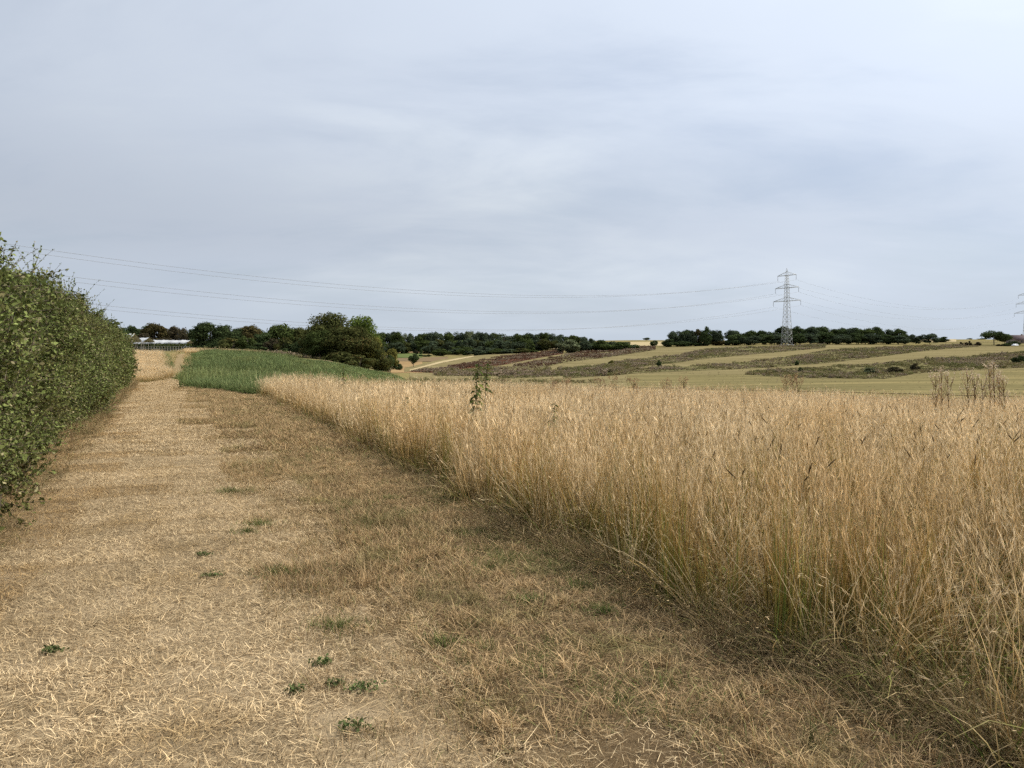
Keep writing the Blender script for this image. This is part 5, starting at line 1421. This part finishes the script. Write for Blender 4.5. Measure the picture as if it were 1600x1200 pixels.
# dark cat's-tail heads that stand out of the grass on the right
M_spike = plant_mat('grass_spike', [(0, (0.26, 0.19, 0.075)), (1, (0.20, 0.135, 0.07))], var=0.6)
def spike(seed):
    g = np.random.default_rng(seed); mb = MB(); L = g.uniform(0.7, 0.95); bx_ = g.uniform(0.05, 0.22)
    t_ = np.linspace(0, 1, 9); P = np.stack([bx_ * t_ ** 2.2, 0 * t_, L * t_ - 0.1 * bx_ * t_ ** 3], -1)
    mb.tube(P, [0.0016] * 9, 4, 0.2, g.uniform())
    a, b = P[-1], P[-1] + (P[-1] - P[-2]) / np.linalg.norm(P[-1] - P[-2]) * g.uniform(0.07, 0.12) + np.array([g.uniform(0, .03), 0, -g.uniform(0, .02)])
    q = np.linspace(0, 1, 6)[:, None]; mb.tube(a * (1 - q) + b * q, [0.002, 0.0048, 0.0052, 0.005, 0.004, 0.0015], 6, 0.9, g.uniform())
    return mb.mesh('spike', M_spike)
C_spike = source_collection('grass_spikes', [spike(k) for k in range(8)])
n = 260
y = rng.uniform(4, 14, n); x = edge_x(y) + 0.7 + rng.uniform(0, 1, n) * (0.7 * y + 0.5 - edge_x(y)); ok = (smooth_noise(x, y, 0.7, 61) > 0.42)
o = scatter('grass_spikes', on_ground(x[ok], y[ok]), C_spike, 8, scale=(0.85, 1.12), tilt=0.1)
tag(o, 'dark spiked grass heads rising out of the dry grass', 'grass', kind='stuff')
# tall pale bent straws above the skyline of the grass
M_pstraw = plant_mat('pale_stem', [(0, (0.40, 0.30, 0.15)), (1, (0.70, 0.56, 0.34))], var=0.4)
def tall_stem(seed):
    mb = MB(); P = add_blades(mb, 3, 0.12, (0.95, 1.22), 0.006, (0.0, 0.25), (0.1, 0.9), 5); add_heads(mb, P, 12, 0.2, 0.014, 0.03, 0.007); return mb.mesh('tall_stem', M_pstraw)
C_ts = source_collection('tall_stems', [tall_stem(k) for k in range(6)])
y = rng.uniform(8, 34, 150); x = edge_x(y) + 1 + rng.uniform(0, 1, 150) * (0.75 * y - edge_x(y))
o = scatter('tall_stems', on_ground(x, y), C_ts, 6, scale=(0.85, 1.08), tilt=0.1)
tag(o, 'pale bent stems standing higher than the dry grass around', 'grass', kind='stuff')

# low green weeds and grass tufts on path and verge
M_tuft = plant_mat('green_tuft', [(0, (0.07, 0.10, 0.025)), (1, (0.155, 0.205, 0.06))], alt=[(0, (0.16, 0.13, 0.06)), (1, (0.40, 0.31, 0.16))], alt_from=0.68, var=0.8)
M_herb = plant_mat('low_herb', [(0, (0.085, 0.12, 0.04)), (1, (0.16, 0.20, 0.075))], alt=[(0, (0.20, 0.17, 0.09)), (1, (0.28, 0.22, 0.12))], alt_from=0.8, var=0.7)
def tuft(px, py, wpx, label, kind='grass', seed=0):
    g = np.random.default_rng(seed); Y = EYE * F / (py - CY); x_ = (px - CX) / F * Y; w = wpx / F * Y
    mb = MB(); n_ = int((280 if kind == 'grass' else 210) * max(0.5, w / 0.3))
    if kind == 'grass':
        a = g.normal(0, w * 0.30, (n_, 2)) * np.array([1, 0.7]) * g.uniform(0.3, 1.4, (n_, 1)); P, side, Ln = blade_points(n_, 0.0, (0.03, 0.09), (0.1, 1.2), (0.2, 1.2), 4, g=g)
        P[:, :, :2] += a[:, None, :]; mb.ribbons(P, side, np.broadcast_to(0.0042 * TAPER[4], (n_, 4)), np.linspace(0, 1, 4), g.uniform(0, 1, n_))
        me = mb.mesh('grass_tuft', M_tuft)
    else:
        a = g.normal(0, w * 0.24, (n_, 2)) * np.array([1, 0.6]); C = np.concatenate([a, np.abs(g.normal(0.014, 0.010, (n_, 1)))], 1)
        D = g.normal(0, 1, (n_, 3)); D[:, 2] *= 0.3; leaves(mb, C, D, 0.010, g); me = mb.mesh('low_herb', M_herb)
    o = link('grass_tuft' if kind == 'grass' else 'low_herb', me); o.location = (x_, Y, tz(x_, Y) + 0.022)
    tag(o, label, 'grass tuft' if kind == 'grass' else 'weed', 'green patches on the path')
T_ = [(362, 771, 62, 'grass', 'flat green tuft on the path farthest from the camera'), (405, 823, 50, 'grass', 'green tuft in the path, second nearest the hedge end'), (385, 836, 36, 'grass', 'faint green tuft touching the second path tuft'),
      (440, 899, 90, 'grass', 'wide flat green tuft in the middle of the path'), (330, 905, 36, 'herb', 'small dark weed left of the wide flat tuft'), (318, 872, 30, 'herb', 'tiny dark weed farther up the path centre'),
      (528, 985, 90, 'grass', 'broad olive tuft where the path meets the verge'), (502, 1044, 36, 'herb', 'compact dark green weed right of the path centre'), (522, 1078, 30, 'herb', 'small weed just below the compact dark weed'),
      (567, 1084, 60, 'herb', 'bright green spreading weed near the bottom of the path'), (555, 1146, 56, 'herb', 'darkest green weed lowest on the path'), (464, 1087, 34, 'herb', 'greyish weed left of the spreading weed'),
      (80, 1025, 30, 'herb', 'small grey green weed at the lower left'), (690, 1012, 60, 'grass', 'green clump in the verge beside the broad olive tuft'), (905, 920, 70, 'grass', 'green clump in the verge close to the laid grass'),
      (825, 944, 50, 'grass', 'green tuft left of the clump by the laid grass'), (940, 960, 70, 'grass', 'lush green tuft at the foot of the laid grass'), (820, 827, 40, 'grass', 'fresh green tuft under the edge of tall grass'), (610, 782, 30, 'grass', 'small green tuft far up the verge')]
for i, (px, py, w, kd, lb) in enumerate(T_): tuft(px, py, w, lb, kd, i + 200)

# greener grass scattered through the lower verge
def green_patch():
    mb = MB(); add_blades(mb, 46, 0.16, (0.03, 0.11), 0.0034, (0.1, 1.1), (0.2, 1.2), 4)
    return mb.mesh('green_patch', M_tuft)
C_gp = source_collection('green_patches', [green_patch() for _ in range(5)])
n = 900
y = np.where(rng.uniform(0, 1, n) < 0.8, rng.uniform(2, 9, n), rng.uniform(8, 36, n)); u = rng.uniform(0.1, 1.05, n) ** 0.7; x = path_r(y) * (1 - u) + edge_x(y) * u + 0.1
ok = (0.6 * smooth_noise(x, y, 1.3, 71) + 0.4 * smooth_noise(x, y, 3.1, 72)) > 0.62
o = scatter('verge_green', on_ground(x[ok], y[ok], 0.008), C_gp, 5, scale=(0.5, 1.1), tilt=0.08)
tag(o, 'fresher green grass dotted through the brown verge', 'grass', kind='stuff')

# short rough growth that breaks up the mown fields across the valley
n = 9000
px = rng.uniform(640, 1630, n); top_ = np.interp(px, [640, 720, 900, 1040, 1300, 1630], [581, 566, 552, 545, 541, 542]); bot_ = np.interp(px, [640, 1000, 1300, 1630], [599, 604, 611, 620])
HP = hit(px, top_ + (bot_ - top_) * rng.uniform(0, 1, n) ** 0.8)
keep = smooth_noise(HP[:, 0], HP[:, 1], 0.05, 81) * 0.5 + smooth_noise(HP[:, 0], HP[:, 1], 0.2, 82) * 0.5 > 0.46
HP = HP[keep]
o = scatter('field_stubble', HP + np.array([0, 0, 0.02]), C_herb, 12, idx=rng.integers(0, 8, len(HP)), scale=(0.08, 0.22), tilt=0.1)
tag(o, 'short rough tufts scattered over the mown fields across the valley', 'grass', kind='stuff')

# bunches of darker stems and leaning pale ones that break up the dry grass
M_bunch = plant_mat('stem_bunch', [(0, (0.10, 0.12, 0.03)), (0.4, (0.26, 0.19, 0.055)), (0.75, (0.40, 0.25, 0.085)), (1, (0.56, 0.38, 0.17))], alt=[(0, (0.09, 0.14, 0.03)), (0.6, (0.20, 0.22, 0.05)), (1, (0.36, 0.28, 0.10))], alt_from=0.7, var=1.0, trans=0.15)
def bunch(k):
    mb = MB(); P = add_blades(mb, 34, 0.09, (0.55, 0.98), 0.0052, (0.0, 0.14), (0.0, 0.35), 5); add_heads(mb, P[:14], 4, 0.15, 0.006, 0.04, 0.003, al=0.2)
    add_blades(mb, 14, 0.1, (0.25, 0.5), 0.0085, (0.2, 0.8), (0.6, 2.4), 5); return mb.mesh('bunch', M_bunch)
def leaner(k):
    mb = MB(); P = add_blades(mb, 20, 0.12, (0.6, 1.0), 0.0046, (0.35, 0.8), (0.1, 0.9), 5, direction=0.0, dspread=0.35); add_heads(mb, P, 4, 0.15, 0.006, 0.04, 0.0032, al=0.25); return mb.mesh('leaner', M_pstraw)
C_bu = source_collection('stem_bunches', [bunch(k) for k in range(5)] + [leaner(k) for k in range(5)])
n = 620
y = rng.uniform(2.6, 17, n); x = edge_x(y) + 0.12 + rng.uniform(0, 1, n) ** 1.5 * (0.72 * y + 0.6 - edge_x(y))
ok = 0.5 * smooth_noise(x, y, 0.9, 63) + 0.5 * smooth_noise(x, y, 2.0, 64) > 0.47
x, y = x[ok], y[ok]
o = scatter('stem_bunches', on_ground(x, y, -0.01), C_bu, 10, idx=np.where(rng.uniform(0, 1, len(x)) < 0.68, rng.integers(0, 5, len(x)), rng.integers(5, 10, len(x))), scale=(0.8, 1.12), tilt=0.1)
tag(o, 'darker green and brown stem bunches among the pale dry grass', 'grass', kind='stuff')
